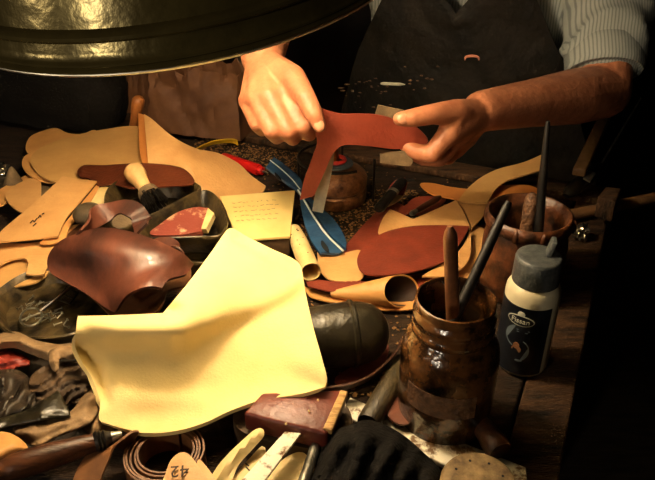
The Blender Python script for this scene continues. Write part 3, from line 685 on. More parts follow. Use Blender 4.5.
for k in range(2):
    for r_ in (.0462, .0456):
        grid.append([bm.verts.new(JB + Vector((math.cos(t) * r_, math.sin(t) * r_, (.048, .073)[k] - .003 * (i / jl)))) for i in range(jl + 1) for t in [R(-150 + 85 * i / jl)]])
A, A2, C_, C2 = grid
for i in range(jl):
    bm.faces.new((A[i], A[i+1], C_[i+1], C_[i])); bm.faces.new((A2[i], C2[i], C2[i+1], A2[i+1]))
    bm.faces.new((C_[i], C_[i+1], C2[i+1], C2[i])); bm.faces.new((A[i], A2[i], A2[i+1], A[i+1]))
for i in (0, jl): bm.faces.new((A[i], C_[i], C2[i], A2[i]))
from_bm('paper_label', bm, 'gluestick', jar)
jy = JB.y
s1 = tag(rod('glue_stick', JB + Vector((.003, .004, .097)), PY(450, 226, jy + .004), [(0, .0062), (.90, .0062), (.95, .0052), (1, .0022)], 'stickbrown', None, 16), 'brown round stick with a conical tip standing in the jar', 'stick')
tag(rod('glue_brush', JB + Vector((-.014, -.016, .097)), PY(509, 202, jy + .06), [(0, .0052), (.7, .0048), (.96, .0040), (1, .0030)], 'stickblack', None, 16), 'slanting black brush handle leaning out of the jar', 'brush')

# ------------------------------------------------------------------ powder bottle
BB = P(520, 362, 0); BB.z = T + .0005
bot = root('powder_bottle', BB, 'cream plastic powder bottle with dark label and grey flip cap', 'bottle')
lathe('bottle_body', [(0, .025), (.002, .0285), (.006, .0300), (.10, .0300), (.108, .0292), (.114, .0265), (.1165, .0240), (.118, .020)], BB, Vector((0, 0, 1)), 'cream_plastic', bot, 48)
lathe('cap', [(.1168, .0235), (.117, .0252), (.120, .0256), (.144, .0250), (.147, .0240), (.1485, .022), (.1480, .012), (.148, .001)], BB, Vector((0, 0, 1)), 'capgrey', bot, 48)
capt = BB + Vector((.009, .004, .1484))
sp = prism('flip_spout', [capt + Vector(v_) for v_ in ((-.003, -.008, 0), (.002, -.009, 0), (.005, .006, 0), (0, .007, 0))], .017, 'capgrey', bot, .0008, Vector((.28, .08, 1)).normalized())
azc = math.atan2(-BB.y, -BB.x) - R(2)      # the way the label faces
def wrap(me, h0, az, r=.0308):
    for v_ in me.vertices:
        a = az + v_.co.x / r; v_.co = BB + Vector((math.cos(a) * (r + v_.co.z), math.sin(a) * (r + v_.co.z), h0 + v_.co.y))
    return me
bm = bmesh.new(); L4 = []
for rr_, zz in ((.0302, .006), (.0306, .006), (.0306, .097), (.0302, .097)):
    L4.append([bm.verts.new(BB + Vector((math.cos(azc + R(-135 + 185 * i / 40)) * rr_, math.sin(azc + R(-135 + 185 * i / 40)) * rr_, zz))) for i in range(41)])
for k in range(4):
    for i in range(40): bm.faces.new((L4[k][i], L4[k][i+1], L4[(k+1) % 4][i+1], L4[(k+1) % 4][i]))
from_bm('label', bm, 'navy', bot, 40)
def patch(name, pts, h0, az, m, r=.0307, t=.0003):
    bm = bmesh.new(); L = [Vector((x, y, 0)) for x, y in pts]
    vs = [bm.verts.new((p.x, p.y, t)) for p in L]; vb = [bm.verts.new((p.x, p.y, 0)) for p in L]; n = len(vs)
    bm.faces.new(vs); bm.faces.new(vb[::-1])
    for i in range(n): bm.faces.new((vs[i], vb[i], vb[(i+1) % n], vs[(i+1) % n]))
    bmesh.ops.triangulate(bm, faces=bm.faces); bmesh.ops.recalc_face_normals(bm, faces=bm.faces)
    me = bpy.data.meshes.new(name); bm.to_mesh(me); bm.free(); return link(name, wrap(me, h0, az, r), m, bot, 30)
az1 = azc - R(12)
def ell(rx, ry, n=28, ox=0, oy=0): return [(ox + rx * math.cos(i * 6.2832 / n), oy + ry * math.sin(i * 6.2832 / n)) for i in range(n)]
patch('emblem_oval', ell(.0155, .0070), .080, az1, 'labelwhite')
patch('emblem_field', ell(.0144, .0059), .080, az1, 'navy', .0309)
patch('emblem_knob', ell(.0042, .0036, 16), .0885, az1, 'labelwhite')
me = text_geo('Fissan', .0090); me.materials.clear(); wrap(me, .0798, az1, .0313); link('lettering', me, 'labelwhite', bot, 30)
for dy, w_ in ((.0678, .012), (.0652, .010)):
    patch('label_print', [(-w_ * .2, -.0004), (w_, -.0004), (w_, .0004), (-w_ * .2, .0004)], dy, az1, 'labelgrey')
def arc_strip(cx, cy, r0, r1, a0, a1, n=18):
    o_ = [(cx + r1 * math.cos(R(a0 + (a1 - a0) * i / n)), cy + r1 * math.sin(R(a0 + (a1 - a0) * i / n))) for i in range(n + 1)]
    i_ = [(cx + r0 * math.cos(R(a0 + (a1 - a0) * i / n)), cy + r0 * math.sin(R(a0 + (a1 - a0) * i / n))) for i in range(n + 1)]
    return o_ + i_[::-1]
patch('label_swirl', arc_strip(.0005, 0, .0138, .0152, 110, 250), .058, az1, 'labelgrey')
patch('label_swirl', arc_strip(-.001, 0, .0150, .0160, -60, 60), .040, az1, 'labelgrey')
patch('emblem_face', ell(.0036, .0044, 18), .046, az1, 'labelskin')
patch('emblem_scroll', arc_strip(.0005, 0, .0042, .0054, -40, 190), .0405, az1, 'labelskin')
patch('label_print', ell(.004, .0014, 18, .005), .026, az1, 'labelgrey')

bot.scale = (.93, .93, .93)
# ------------------------------------------------------------------ far glue pot
GB = P(517, 288, 0); GB.z = T + .0005
pot = root('glue_pot', GB, 'wide amber brown glue pot with drips behind the powder bottle', 'pot')
lathe('pot_body', [(0, .042), (.003, .047), (.02, .050), (.07, .0505), (.088, .048), (.092, .0475), (.095, .0515), (.102, .0530), (.108, .0515), (.110, .0485), (.108, .0455), (.09, .0435), (.06, .045), (.03, .045), (.012, .042), (.010, .001)], GB, Vector((0, 0, 1)), 'amber', pot, 56, True, 50)
lathe('dried_glue', [(.0105, .040), (.03, .0445), (.052, .0445), (.056, .043), (.057, .02), (.0575, .001)], GB, Vector((0, 0, 1)), 'gluebrown', pot, 40)
random.seed(4)
for a in (-2.7, -2.1, -1.5, -.4, .3):
    c_ = GB + Vector((math.cos(a) * .0515, math.sin(a) * .0515, .100))
    blob('glue_drip', c_, .0045, 'amber', pot, 2, .2, 60, a, (.8, .8, 2.0))
tag(rod('glue_stick', GB + Vector((-.002, -.006, .06)), PY(533, 193, GB.y + .004), [(0, .0078), (.3, .0088), (.55, .0082), (.75, .0090), (.92, .0078), (1, .0032)], 'gluestick', None, 18), 'short thick stick caked with glue in the amber pot', 'stick')
tag(rod('long_brush', GB + Vector((.012, -.012, .06)), PY(548, 121, GB.y + .012), [(0, .0066), (.3, .0060), (.6, .0050), (.97, .0030), (1, .0018)], 'stickblack', None, 16), 'long thin black brush handle standing upright in the amber pot', 'brush')

# right hand edge
rr = root('wooden_rod', P(600, 212, .014), 'long dark wooden rod lying across the bench side rail', 'rod')
rod('shaft', P(562, 217, .012), P(690, 191, .012), [(0, .0085), (.6, .0088), (1, .0090)], 'rodwood', rr, 18)
rod('tip', P(556, 218, .012), P(562.5, 216.9, .012), [(0, .003), (1, .0062)], 'pale_wood', rr, 14)
tag(blob('crumpled_foil', P(581, 232, .013), .0125, 'foil', None, 3, .9, 70, 8, (.8, .8, 1)), 'small crumpled foil scrap beside the amber glue pot', 'foil')
tag(prism('wood_block', [P(598, 196, .05), P(606, 186, .05), P(622, 188, .05), P(616, 202, .05)], .034, 'bench_edge', None, .003), 'small worn wooden block on the far corner of the bench', 'block')
cl_ = root('clamp_tool', P(585, 184, .014), 'dark hand tool with a little metal plate and a long thin rod', 'tool')
rod('handle', P(566, 196, .022), P(601, 165, .052), [(0, .006), (.1, .011), (.5, .013), (.85, .012), (1, .007)], 'blackmetal', cl_, 16, (1, .7))
prism('metal_plate', [P(583, 178, .058), P(589, 170, .060), P(596, 173, .060), P(590, 182, .058)], .002, 'steel', cl_, .0004)
rod('thin_rod', P(600, 166, .052), P(641, 98, .13), [(0, .0018), (1, .0014)], 'steel', cl_, 10)
tag(prism('wooden_plank', [P(573, 168, .07), PY(604, 104, 1.10), PY(613, 110, 1.10), P(586, 170, .07)], .012, 'rodwood', None, .002), 'dull brown wooden plank leaning beside the bench corner behind the dark hand tool', 'plank')
bk_ = root('bucket', Vector((.56, .62, 0)), 'dark zinc bucket standing on the floor beside the bench', 'bucket')
lathe('bucket_body', [(0, .10), (.003, .105), (.26, .145), (.266, .149), (.27, .146), (.262, .141), (.01, .10), (.008, .001)], bk_.location.copy(), Vector((0, 0, 1)), 'bucketm', bk_, 40)
tube('bail', [bk_.location + Vector((math.cos(a) * .146, 0, .255)) + Vector((0, -.10 * math.sin(a), -.06 * math.sin(a))) for a in [i * math.pi / 12 for i in range(13)]], .003, 'steel', bk_, 8, 2)

# ------------------------------------------------------------------ burner, stand, blue piece, lighter, tape
SB = P(336, 199, 0); SB.z = T + .0005
bu = root('spirit_burner', SB, 'squat rusty metal spirit burner with a red and blue cap', 'burner')
lathe('reservoir', [(0, .040), (.002, .046), (.006, .0475), (.020, .0475), (.022, .0455), (.025, .0455), (.027, .0478), (.040, .0478), (.044, .046), (.050, .040), (.055, .030), (.057, .020), (.060, .018)], SB, Vector((0, 0, 1)), 'burner', bu, 48)
lathe('collar', [(.0565, .019), (.0605, .026), (.063, .025), (.064, .012)], SB, Vector((0, 0, 1)), 'bluegrey', bu, 32)
bm = bmesh.new()
for i in range(28):
    a = i / 28 * 6.2832; b_ = (i + 1) / 28 * 6.2832
    def rg(t): return [SB + Vector((math.cos(t) * (.013 + .0032 * math.cos(k)), math.sin(t) * (.013 + .0032 * math.cos(k)), .0665 + .0032 * math.sin(k))) for k in (0, 1.05, 2.1, 3.14, 4.2, 5.24)]
    A = [bm.verts.new(p) for p in rg(a)]; Bq = [bm.verts.new(p) for p in rg(b_)]
    for k in range(6): bm.faces.new((A[k], A[(k+1) % 6], Bq[(k+1) % 6], Bq[k]))
bmesh.ops.remove_doubles(bm, verts=bm.verts, dist=1e-6)
from_bm('red_cap_ring', bm, 'redglass', bu)
lathe('wick_tube', [(.060, .008), (.092, .0075), (.094, .0088), (.104, .0088), (.105, .005)], SB + Vector((-.003, 0, 0)), Vector((-.02, 0, 1)), 'brass', bu, 24)
stn = root('wire_stand', SB + Vector((0, .01, 0)), 'thin black wire stand around the rusty spirit burner', 'stand')
for a in (R(-5), R(175), R(80)):
    e = Vector((math.cos(a) * .058, math.sin(a) * .058, 0)); tube('leg', [SB + e + Vector((0, 0, .0)), SB + e + Vector((0, 0, .07))], .0022, 'blackmetal', stn, 8, 1)
ringp = [SB + Vector((math.cos(i * 6.2832 / 24) * .058, math.sin(i * 6.2832 / 24) * .058, .071)) for i in range(25)]
tube('ring', ringp[8:21], .0022, 'blackmetal', stn, 8, 2)

bl = root('blue_strap', P(305, 210, .0), 'blue leather shoe upper with white piping lying beside the cream pad', 'shoe part')
sheet('band', [(266, 167, .052, 'c'), (274, 157, .056, 'c'), (284, 164, .054), (300, 178, .046), (304, 192, .042), (314, 214, .036), (328, 234, .030), (344, 250, .026, 'c'), (338, 253, .026), (320, 253, .028, 'c'), (310, 238, .030), (303, 218, .034), (300, 201, .036), (297, 191, .041), (283, 180, .047)], .04, .0035, 'blue', bl, s=6)
sheet('side_band', [(304, 192, .038, 'c'), (322, 208, .03), (336, 222, .024), (346, 240, .020), (346, 249, .020, 'c'), (330, 234, .024), (316, 214, .030)], .03, .0035, 'blue', bl, s=6)
pp = [(298, 190, .0455), (304, 200, .0425), (314, 217, .037), (326, 234, .0325), (343, 251, .0285)]
tube('piping', [P(*p) for p in pp], .0014, 'whiteline', bl, 8)
tube('piping', [P(*p) for p in ((270, 160, .0565), (280, 168, .054), (292, 179, .0497), (300, 189, .046))], .0009, 'whiteline', bl, 8)
sheet('hole_shade', [(275, 172, .0535), (280, 177, .0515), (282, 181, .0498), (278, 179, .0505), (275, 175, .0525)], .05, .001, 'hole_shade', bl, s=3)  # dark sheet on the uncut band, an opening's shade put into colour
sheet('hole_shade', [(322, 240, .0315), (328, 247, .0305), (329, 252, .030), (325, 250, .0302), (321, 244, .0312)], .03, .001, 'hole_shade', bl, s=3)  # second dark sheet painting the shade of an opening
lt = root('red_lighter', P(243, 166, .0), 'bright red plastic tube lying on the bench behind the tan corner', 'lighter')
la, lb = P(223, 158, .011), P(259, 170, .011)
rod('tube_body', la, lb, [(0, .0088), (.03, .0098), (.97, .0098), (1, .009)], 'red', lt, 20)
rod('end_cap', lb + (lb - la) * .005, lb + (lb - la) * .10, [(0, .0072), (.8, .0072), (1, .006)], 'red', lt, 20)
rod('metal_tip', lb + (lb - la) * .105, lb + (lb - la) * .24, [(0, .0022), (1, .0012)], 'steel', lt, 10)
tag(ribbon('yellow_tape', [P(188, 155, .012), P(202, 147, .016), P(216, 142, .019), P(232, 141, .018), P(238, 143, .016)], .012, .0012, 'band', None, Vector((.3, -.5, .8))), 'curved strip of yellow tape lying behind the pointed tan sheet', 'tape')
# rolled cream paper
pr = root('paper_roll', P(303, 255, .01), 'curled cream paper roll with dark specks beside the blue leather', 'paper roll')
pa, pb = P(294, 230, .034), P(311, 272, .034)
bm = bmesh.new(); lathe_bm(bm, [(0, .0090), (.3 * (pb - pa).length, .0115), ((pb - pa).length, .0128), ((pb - pa).length, .0118), (.3 * (pb - pa).length, .0105), (0, .0080)], pa, pb - pa, 28, False)
from_bm('roll', bm, 'cream', pr, 50)
u, v, d = frame(pb - pa); random.seed(8)
for i in range(12):
    tpos = random.uniform(.15, .75); a = random.uniform(-.9, 1.1); L = (pb - pa).length
    up_ = (CAM - pa).normalized(); up_ = (up_ - d * up_.dot(d)).normalized(); sd = d.cross(up_)
    e = up_ * math.cos(a) + sd * math.sin(a)
    blob('dark_speck', pa + d * L * tpos + e * (.0104 + .002 * tpos), .0011, 'ink', pr, 1, 0, 1, 0, (1, 1, 1))

# ------------------------------------------------------------------ russet and tan cuttings to the right of the burner
piece('leather_piece', 'russet leather sheet sloping down beside the burner under the oval', LEA,
      [(341, 252, .010), (352, 238), (366, 222), (384, 206, .022), (398, 203), (408, 210), (400, 222), (384, 234), (362, 252), (350, 258)], .016, 'russet')
piece('leather_piece', 'pale tan crescent edge curling up beside the black knife handle', LEA,
      [(378, 207, .026), (384, 199, .03), (394, 195, .032), (403, 196, .03), (398, 201, .028), (388, 206, .026)], .028, 'cream')
piece('leather_piece', 'dark red scrap standing behind the black knife handle', LEA,
      [(386, 202, .020), (389, 188, .04), (396, 180, .048), (405, 178, .048), (407, 186, .04), (400, 200, .024)], .03, 'ragred')
piece('leather_piece', 'russet leather strip lying under the small metal-tipped tool', LEA,
      [(404, 212), (412, 199), (428, 196), (446, 197), (440, 206), (424, 214)], .014, 'russet')
piece('leather_piece', 'small cream leather corner between the paper roll and the russet oval', LEA,
      [(317, 252, .020, 'c'), (338, 254), (360, 250), (366, 262), (360, 280), (332, 280), (320, 270)], .020, 'tan')
piece('leather_piece', 'tan leather cutting with a pointed corner above the russet oval', LEA,
      [(379, 234, .027), (382, 220, .028), (390, 209, .030, 'c'), (402, 214), (413, 219, .028, 'c'), (434, 210), (456, 200, .030, 'c'), (464, 212), (470, 227, 'c'), (450, 228), (420, 229), (398, 229)], .027, 'tan')
piece('leather_piece', 'large russet oval leather piece on top of the cuttings', LEA,
      [(357, 262, .032), (361, 250, .033), (372, 239, .034), (388, 231, .035), (412, 226, .036), (440, 225, .036), (470, 226, .036, 'c'), (462, 240), (448, 258), (432, 266), (410, 272), (385, 275), (364, 273)], .034, 'russet')
piece('leather_piece', 'curved tan cutting edged by the brush handle behind the glue jar', LEA,
      [(470, 227, .028, 'c'), (466, 240, .028), (454, 256, .028), (428, 272, .028), (422, 276, 'c'), (446, 276), (462, 268), (470, 256), (471, 240)], .028, 'tan')
piece('leather_piece', 'tan leather triangle between the curved strap and the russet oval', LEA,
      [(457, 200, .024, 'c'), (474, 204), (489, 203, .024, 'c'), (484, 215), (472, 228, 'c'), (466, 214)], .024, 'tan')
piece('leather_piece', 'broad tan leather piece between the two glue pots', LEA,
      [(470, 232, .016), (478, 226), (490, 234), (494, 248), (486, 268), (470, 284), (452, 284), (462, 264), (470, 250)], .016, 'tan')
piece('leather_strip', 'russet strip edge showing beneath the broad tan piece', LEA,
      [(474, 230), (486, 224), (500, 236), (504, 246), (496, 246), (488, 236)], .010, 'russet')
piece('leather_strap', 'long curved tan strap whose squared tip rises by the thin brush handle', LEA,
      [(458, 201, .030, 'c'), (466, 190, .031), (480, 178, .034), (498, 169, .038), (524, 162, .044), (545, 153, .050, 'c'), (547, 168, .048, 'c'), (524, 175, .042), (506, 181, .037), (495, 190, .034), (487, 203, .030, 'c'), (474, 203, .03)], .034, 'tan3', s=7)
piece('leather_piece', 'orange tan leaf-shaped leather piece crossing under the curved strap', LEA,
      [(420, 184, .022), (432, 183), (452, 187), (476, 189), (505, 185), (532, 186), (546, 196, .022), (538, 201), (510, 202), (480, 205), (450, 198), (432, 194)], .022, 'orange')
piece('leather_piece', 'orange tan leather piece directly below the curved strap by the far pot', LEA,
      [(486, 207, .012), (510, 203), (540, 203), (528, 212), (506, 214), (490, 216)], .012, 'tan2')
kh = root('knife', P(392, 196, .01), 'black handled knife lying on the russet cuttings', 'knife')
ka, kb = P(378, 210, .036), P(403, 180, .046)
rod('handle', ka, kb, [(0, .006), (.05, .0085), (.5, .0078), (.9, .0085), (1, .006)], 'blackmetal', kh, 16, (1, .7))
rod('bolster', ka + (kb - ka) * .55, ka + (kb - ka) * .62, [(0, .0088), (1, .0088)], 'steel', kh, 16, (1, .7))
rod('blade', kb, P(414, 180, .036), [(0, .005), (1, .002)], 'steel', kh, 10, (1, .25))
tl = root('edge_tool', P(424, 206, .01), 'small dark tool with a shiny metal tip lying on the russet strip', 'tool')
ea, eb = P(411, 214, .026), P(440, 197, .026)
rod('handle', ea + (eb - ea) * .18, eb, [(0, .0036), (.2, .0048), (.8, .0050), (1, .003)], 'strap', tl, 14)
rod('metal_tip', ea, ea + (eb - ea) * .19, [(0, .0034), (.3, .0046), (1, .0032)], 'steel', tl, 14)
# rolled tan leather with a dark mouth
ro = root('leather_roll', P(380, 290, .0), 'rolled tan leather piece with a dark open mouth beside the glue jar', 'leather roll')
ra, rb = P(331, 294, .014), P(402, 291, .024); L = (rb - ra).length
def cone_shell(name, prof, m, t):
    bm = bmesh.new(); u, v, d = frame(rb - ra); cd = (CAM - rb).normalized(); seg = 44
    def rings(off):
        R_ = []
        for f_, r_ in prof:
            row = []
            for k in range(seg):
                e = u * math.cos(k * 6.2832 / seg) + v * math.sin(k * 6.2832 / seg)
                cut = .020 * e.dot(cd) * f_ ** 3
                row.append(bm.verts.new(ra + d * (L * f_ - cut) + e * (r_ - off)))
            R_.append(row)
        return R_
    A_ = rings(0); B_ = rings(t); allr = A_ + B_[::-1]
    for p, q in zip(allr, allr[1:]):
        for k in range(seg): bm.faces.new((p[k], p[(k+1) % seg], q[(k+1) % seg], q[k]))
    from_bm(name, bm, m, ro, 50)
cone_shell('roll', [(0, .004), (.25, .0085), (.6, .0145), (.85, .0185), (1, .0200)], 'tan2', .0016)
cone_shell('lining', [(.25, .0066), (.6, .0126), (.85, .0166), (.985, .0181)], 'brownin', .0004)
piece('leather_piece', 'russet strip lying between the paper roll and the rolled leather', LEA,
      [(304, 276, .018, 'c'), (330, 281), (362, 281), (372, 284), (350, 290), (328, 291, 'c'), (308, 286, 'c')], .020, 'russet')
piece('leather_piece', 'tan leather ledge under the rolled leather', LEA,
      [(303, 286, .010, 'c'), (330, 294), (360, 298), (400, 302), (422, 300), (418, 308), (390, 310), (350, 305), (312, 297)], .008, 'tan2')
piece('leather_piece', 'russet piece visible between the oval and the mouth of the roll', LEA,
      [(366, 277), (395, 277), (425, 273), (440, 278), (436, 292), (420, 296), (412, 284), (390, 278)], .014, 'russet')

# ------------------------------------------------------------------ things at the back of the bench
def bag(name, label, base, w, dp, hh, rz, seed):
    bm = bmesh.new(); rot = Matrix.Rotation(rz, 3, 'Z'); nx, nz = 22, 16; loop = []
    per = []
    for i in range(nx): per.append((-1 + 2*i/nx, -1))
    for i in range(5): per.append((1, -1 + 2*i/5))
    for i in range(nx): per.append((1 - 2*i/nx, 1))
    for i in range(5): per.append((-1, 1 - 2*i/5))
    n = len(per)
    for k in range(nz + 1):
        t = k / nz; ring = []
        for j, (a, b) in enumerate(per):
            crm = noise.noise(Vector((a * 1.7, b * 1.7 + seed, t * 2.3))) * .016 + (abs(noise.noise(Vector((a * 3.0 + t, b * 3 + seed, t * 1.5)))) - .2) * .024 + (abs(noise.noise(Vector((a * 2 - t * 2.5, b * 3 + seed + 4, t * 1.8)))) - .2) * .014
            sx = w / 2 * (1 - .06 * t); sy = dp / 2 * (1 - .35 * t if b > -2 else 1)
            if abs(a) == 1: sx -= .012 * math.sin(t * 3.1) * (1 - abs(b))
            z = hh * t + (.016 * noise.noise(Vector((a * 3.5, b * 3, seed + 9))) * t ** 4)
            q = Vector((a * sx, b * sy, z)) + Vector((a, b, 0)).normalized() * crm * (t * .8 + .2)
            q.z = max(q.z, 0); ring.append(bm.verts.new(base + rot @ q))
        loop.append(ring)
    inner = []
    C = base
    for k in range(nz, 0, -1):
        inner.append([bm.verts.new(v_.co + (Vector((C.x, C.y, v_.co.z)) - v_.co).normalized() * .0015) for v_ in loop[k]])
    allr = loop + inner
    for A, Bq in zip(allr, allr[1:]):
        for i in range(n): bm.faces.new((A[i], A[(i+1) % n], Bq[(i+1) % n], Bq[i]))
    bm.faces.new(loop[0][::-1]); bm.faces.new(inner[-1])
    o = from_bm(name, bm, 'paperbag', None, 30); return tag(o, label, 'paper bag')
p0 = P(196, 140, .001); p0 = p0 + V * .03; p0.z = T + .0145
bag('paper_bag', 'large crumpled brown paper bag standing open at the back of the bench', p0, .185, .09, .118, R(-16), 1)
p1 = P(136, 126, .001); p1 = p1 + V * .06 - U * .012; p1.z = T + .0145
bag('paper_bag', 'narrower brown paper bag standing behind the pointed tan sheet', p1, .095, .07, .125, R(-20), 5)
aw = root('awl', P(134, 130, .02), 'orange wooden awl grip leaning against the narrower paper bag', 'awl')
rod('grip', P(133, 130, .03), P(139, 97, .10), [(0, .008), (.4, .0085), (.7, .0105), (.9, .0108), (.97, .008), (1, .003)], 'cork', aw, 20)
rod('spike', P(131.5, 138, .013), P(133, 130.3, .0295), [(0, .001), (1, .003)], 'steel', aw, 8)
p3 = P(48, 122, .001); p3.z = T + .0145
bb_ = root('black_bag', p3, 'black slumped leather bag at the dark back corner of the bench', 'bag')
bm = bmesh.new(); bmesh.ops.create_cube(bm, size=2); bmesh.ops.subdivide_edges(bm, edges=bm.edges, cuts=9, use_grid_fill=True)
for v_ in bm.verts:
    q = v_.co.copy(); e = q.normalized() * 1.25; q = q * .6 + e * .4
    q = Vector((q.x * .17, q.y * .06, (q.z + 1) * .062)); q += v_.co.normalized() * .010 * noise.noise(v_.co * 2.2); q.z = max(q.z, 0)
    v_.co = p3 + Matrix.Rotation(R(-23.5), 3, 'Z') @ q
from_bm('bag_body', bm, 'black_cloth', bb_, 60)
tube('carry_strap', [p3 + Matrix.Rotation(R(-23.5), 3, 'Z') @ Vector(v_) for v_ in ((-.08, -.02, .125), (-.06, -.04, .15), (0, -.05, .158), (.06, -.04, .15), (.08, -.02, .125))], .005, 'blackrubber', bb_, 8)
p2 = P(231, 138, .001) + V * .24 - U * .075; p2.z = T - .2
cv = root('canvas_roll', Vector((p2.x, p2.y, 0)), 'mottled grey canvas roll standing on the floor behind the bench', 'canvas roll')
lathe('roll_body', [(0, .05), (.3, .052), (.6, .048), (.9, .050), (.97, .047), (.972, .03), (.972, .001)], cv.location.copy(), Vector((.01, .02, 1)), 'canvas', cv, 24)
for k, (x, y, z, s_, lab) in enumerate(((-1.05, 2.2, 0, (.9, .5, 1.25), 'dark cabinet standing against the wall behind the paper bags'), (.35, 2.9, 0, (1.3, .45, 1.1), 'dark low cupboard behind the seated person'))):
    cab = root('cabinet', Vector((x, y, 0)), lab, 'cabinet')
    box('carcass', (x, y, s_[2] / 2), s_, 0, 'stoolm', cab)
    for sg in (-1, 1):
        dr = box('door', (x + sg * s_[0] * .245, y - s_[1] / 2 - .011, s_[2] * .5), (s_[0] * .47, .02, s_[2] * .86), 0, 'stoolm', cab)
        blob('knob', Vector((x + sg * .05, y - s_[1] / 2 - .03, s_[2] * .55)), .014, 'blackmetal', dr, 2)

# ------------------------------------------------------------------ the seated person
def capsule(bm, a, b, ra, rb, seg=18, sq=(1, 1)):
    L = (b - a).length
    if L < 1e-6: b = a + Vector((0, 0, 1e-4)); L = 1e-4
    pr = [(-ra * math.cos(t), ra * math.sin(t)) for t in (0.02, .4, .8, 1.2)] + [(0, ra), (L, rb)] + [(L + rb * math.cos(t), rb * math.sin(t)) for t in (1.2, .8, .4, 0.02)]
    lathe_bm(bm, pr, a, b - a, seg, True, sq)
def chain(bm, pts):             # pts = (point, radius)
    for (a, ra), (b, rb) in zip(pts, pts[1:]): capsule(bm, a, b, ra, rb)
def ellip(bm, c, r, rot=None, sub=3):
    k = bmesh.ops.create_icosphere(bm, subdivisions=sub, radius=1)
    for v_ in k['verts']:
        q = Vector((v_.co.x * r[0], v_.co.y * r[1], v_.co.z * r[2]))
        v_.co = c + (rot @ q if rot else q)
def remesh(name, bm, vox, smooth, m, parent):
    bmesh.ops.recalc_face_normals(bm, faces=bm.faces)
    me = bpy.data.meshes.new(name); bm.to_mesh(me); bm.free()
    o = bpy.data.objects.new(name, me); COL.objects.link(o)
    r_ = o.modifiers.new('r', 'REMESH'); r_.mode = 'VOXEL'; r_.voxel_size = vox; r_.adaptivity = 0
    s_ = o.modifiers.new('s', 'SMOOTH'); s_.factor = .5; s_.iterations = smooth
    me2 = bpy.data.meshes.new_from_object(o.evaluated_get(bpy.context.evaluated_depsgraph_get()))
    bpy.data.objects.remove(o); bpy.data.meshes.remove(me); me2.name = name
    return link(name, me2, m, parent, None)
NF = -V                          # the way the person faces
TC = Vector((.285, 1.325, 0))    # middle of the torso, seen from above
def W(u, n, z): return TC + U * u + NF * n + Vector((0, 0, z))     # person's own frame (z from the floor)
per = root('person', W(0, 0, 0), 'seated person in a striped shirt and dark apron holding russet leather over the bench', 'person')
shR, shL = W(.185, .03, 1.13), W(-.185, .03, 1.13)     # shoulders on the right / left of the picture
elR, wrR = PY(604, 92, 1.03), PY(482, 111, .855)
elL, wrL = W(-.37, .06, 1.015), PY(262, 57, .885)
bm = bmesh.new()
# trunk, neck, head
ellip(bm, W(0, 0, .56), (.17, .12, .12), Matrix.Rotation(R(-23.5), 3, 'Z'))
for a, b, ra, rb in ((W(-.06, 0, .58), W(-.07, .03, .98), .095, .105), (W(.06, 0, .58), W(.07, .03, .98), .095, .105),
                     (W(-.09, .03, 1.02), W(.09, .03, 1.02), .10, .10), (shL, W(0, .02, 1.12), .055, .07), (shR, W(0, .02, 1.12), .055, .07), (W(0, .03, 1.12), W(0, .075, 1.25), .062, .056)):
    capsule(bm, a, b, ra, rb)
HC = W(0, .115, 1.345); RH = Matrix.Rotation(R(-23.5), 3, 'Z') @ Matrix.Rotation(R(18), 3, 'X')
def Hp(x, y, z): return HC + RH @ Vector((x, y, z))
ellip(bm, Hp(0, .012, .025), (.076, .096, .090), RH); ellip(bm, Hp(0, -.018, -.045), (.060, .070, .072), RH); ellip(bm, Hp(0, -.060, -.095), (.026, .024, .022), RH)
capsule(bm, Hp(0, -.078, .018), Hp(0, -.104, -.026), .010, .015); ellip(bm, Hp(-.011, -.092, -.030), (.010, .010, .008), RH); ellip(bm, Hp(.011, -.092, -.030), (.010, .010, .008), RH)
for s_ in (-1, 1):
    capsule(bm, Hp(s_ * .016, -.080, .030), Hp(s_ * .048, -.068, .030), .009, .008)      # brow
    ellip(bm, Hp(s_ * .042, -.056, -.022), (.024, .022, .020), RH)                       # cheek
    ellip(bm, Hp(s_ * .078, .012, -.004), (.010, .020, .032), RH)                        # ear
capsule(bm, Hp(-.018, -.078, -.058), Hp(.018, -.078, -.058), .0075, .0075); capsule(bm, Hp(-.014, -.074, -.070), Hp(.014, -.074, -.070), .008, .008)
# arms
chain(bm, [(shR, .056), (elR + (shR - elR) * .5, .046), (elR, .040)]); chain(bm, [(elR, .040), (elR + (wrR - elR) * .28, .0405), (elR + (wrR - elR) * .62, .033), (wrR, .0265)])
chain(bm, [(shL, .056), (elL + (shL - elL) * .5, .048), (elL, .042)]); chain(bm, [(elL, .041), (elL + (wrL - elL) * .3, .042), (elL + (wrL - elL) * .65, .035), (wrL, .0275)])
# legs
for s_ in (-1, 1):
    chain(bm, [(W(s_ * .09, .02, .54), .085), (W(s_ * .14, .10, .53), .08), (W(s_ * .18, -.0 + .14, .50), .058)])
    chain(bm, [(W(s_ * .18, .14, .50), .056), (W(s_ * .17, .10, .34), .054), (W(s_ * .16, .04, .10), .037)])
    chain(bm, [(W(s_ * .16, .04, .06), .038), (W(s_ * .17, .16, .04), .036), (W(s_ * .17, .21, .032), .028)])
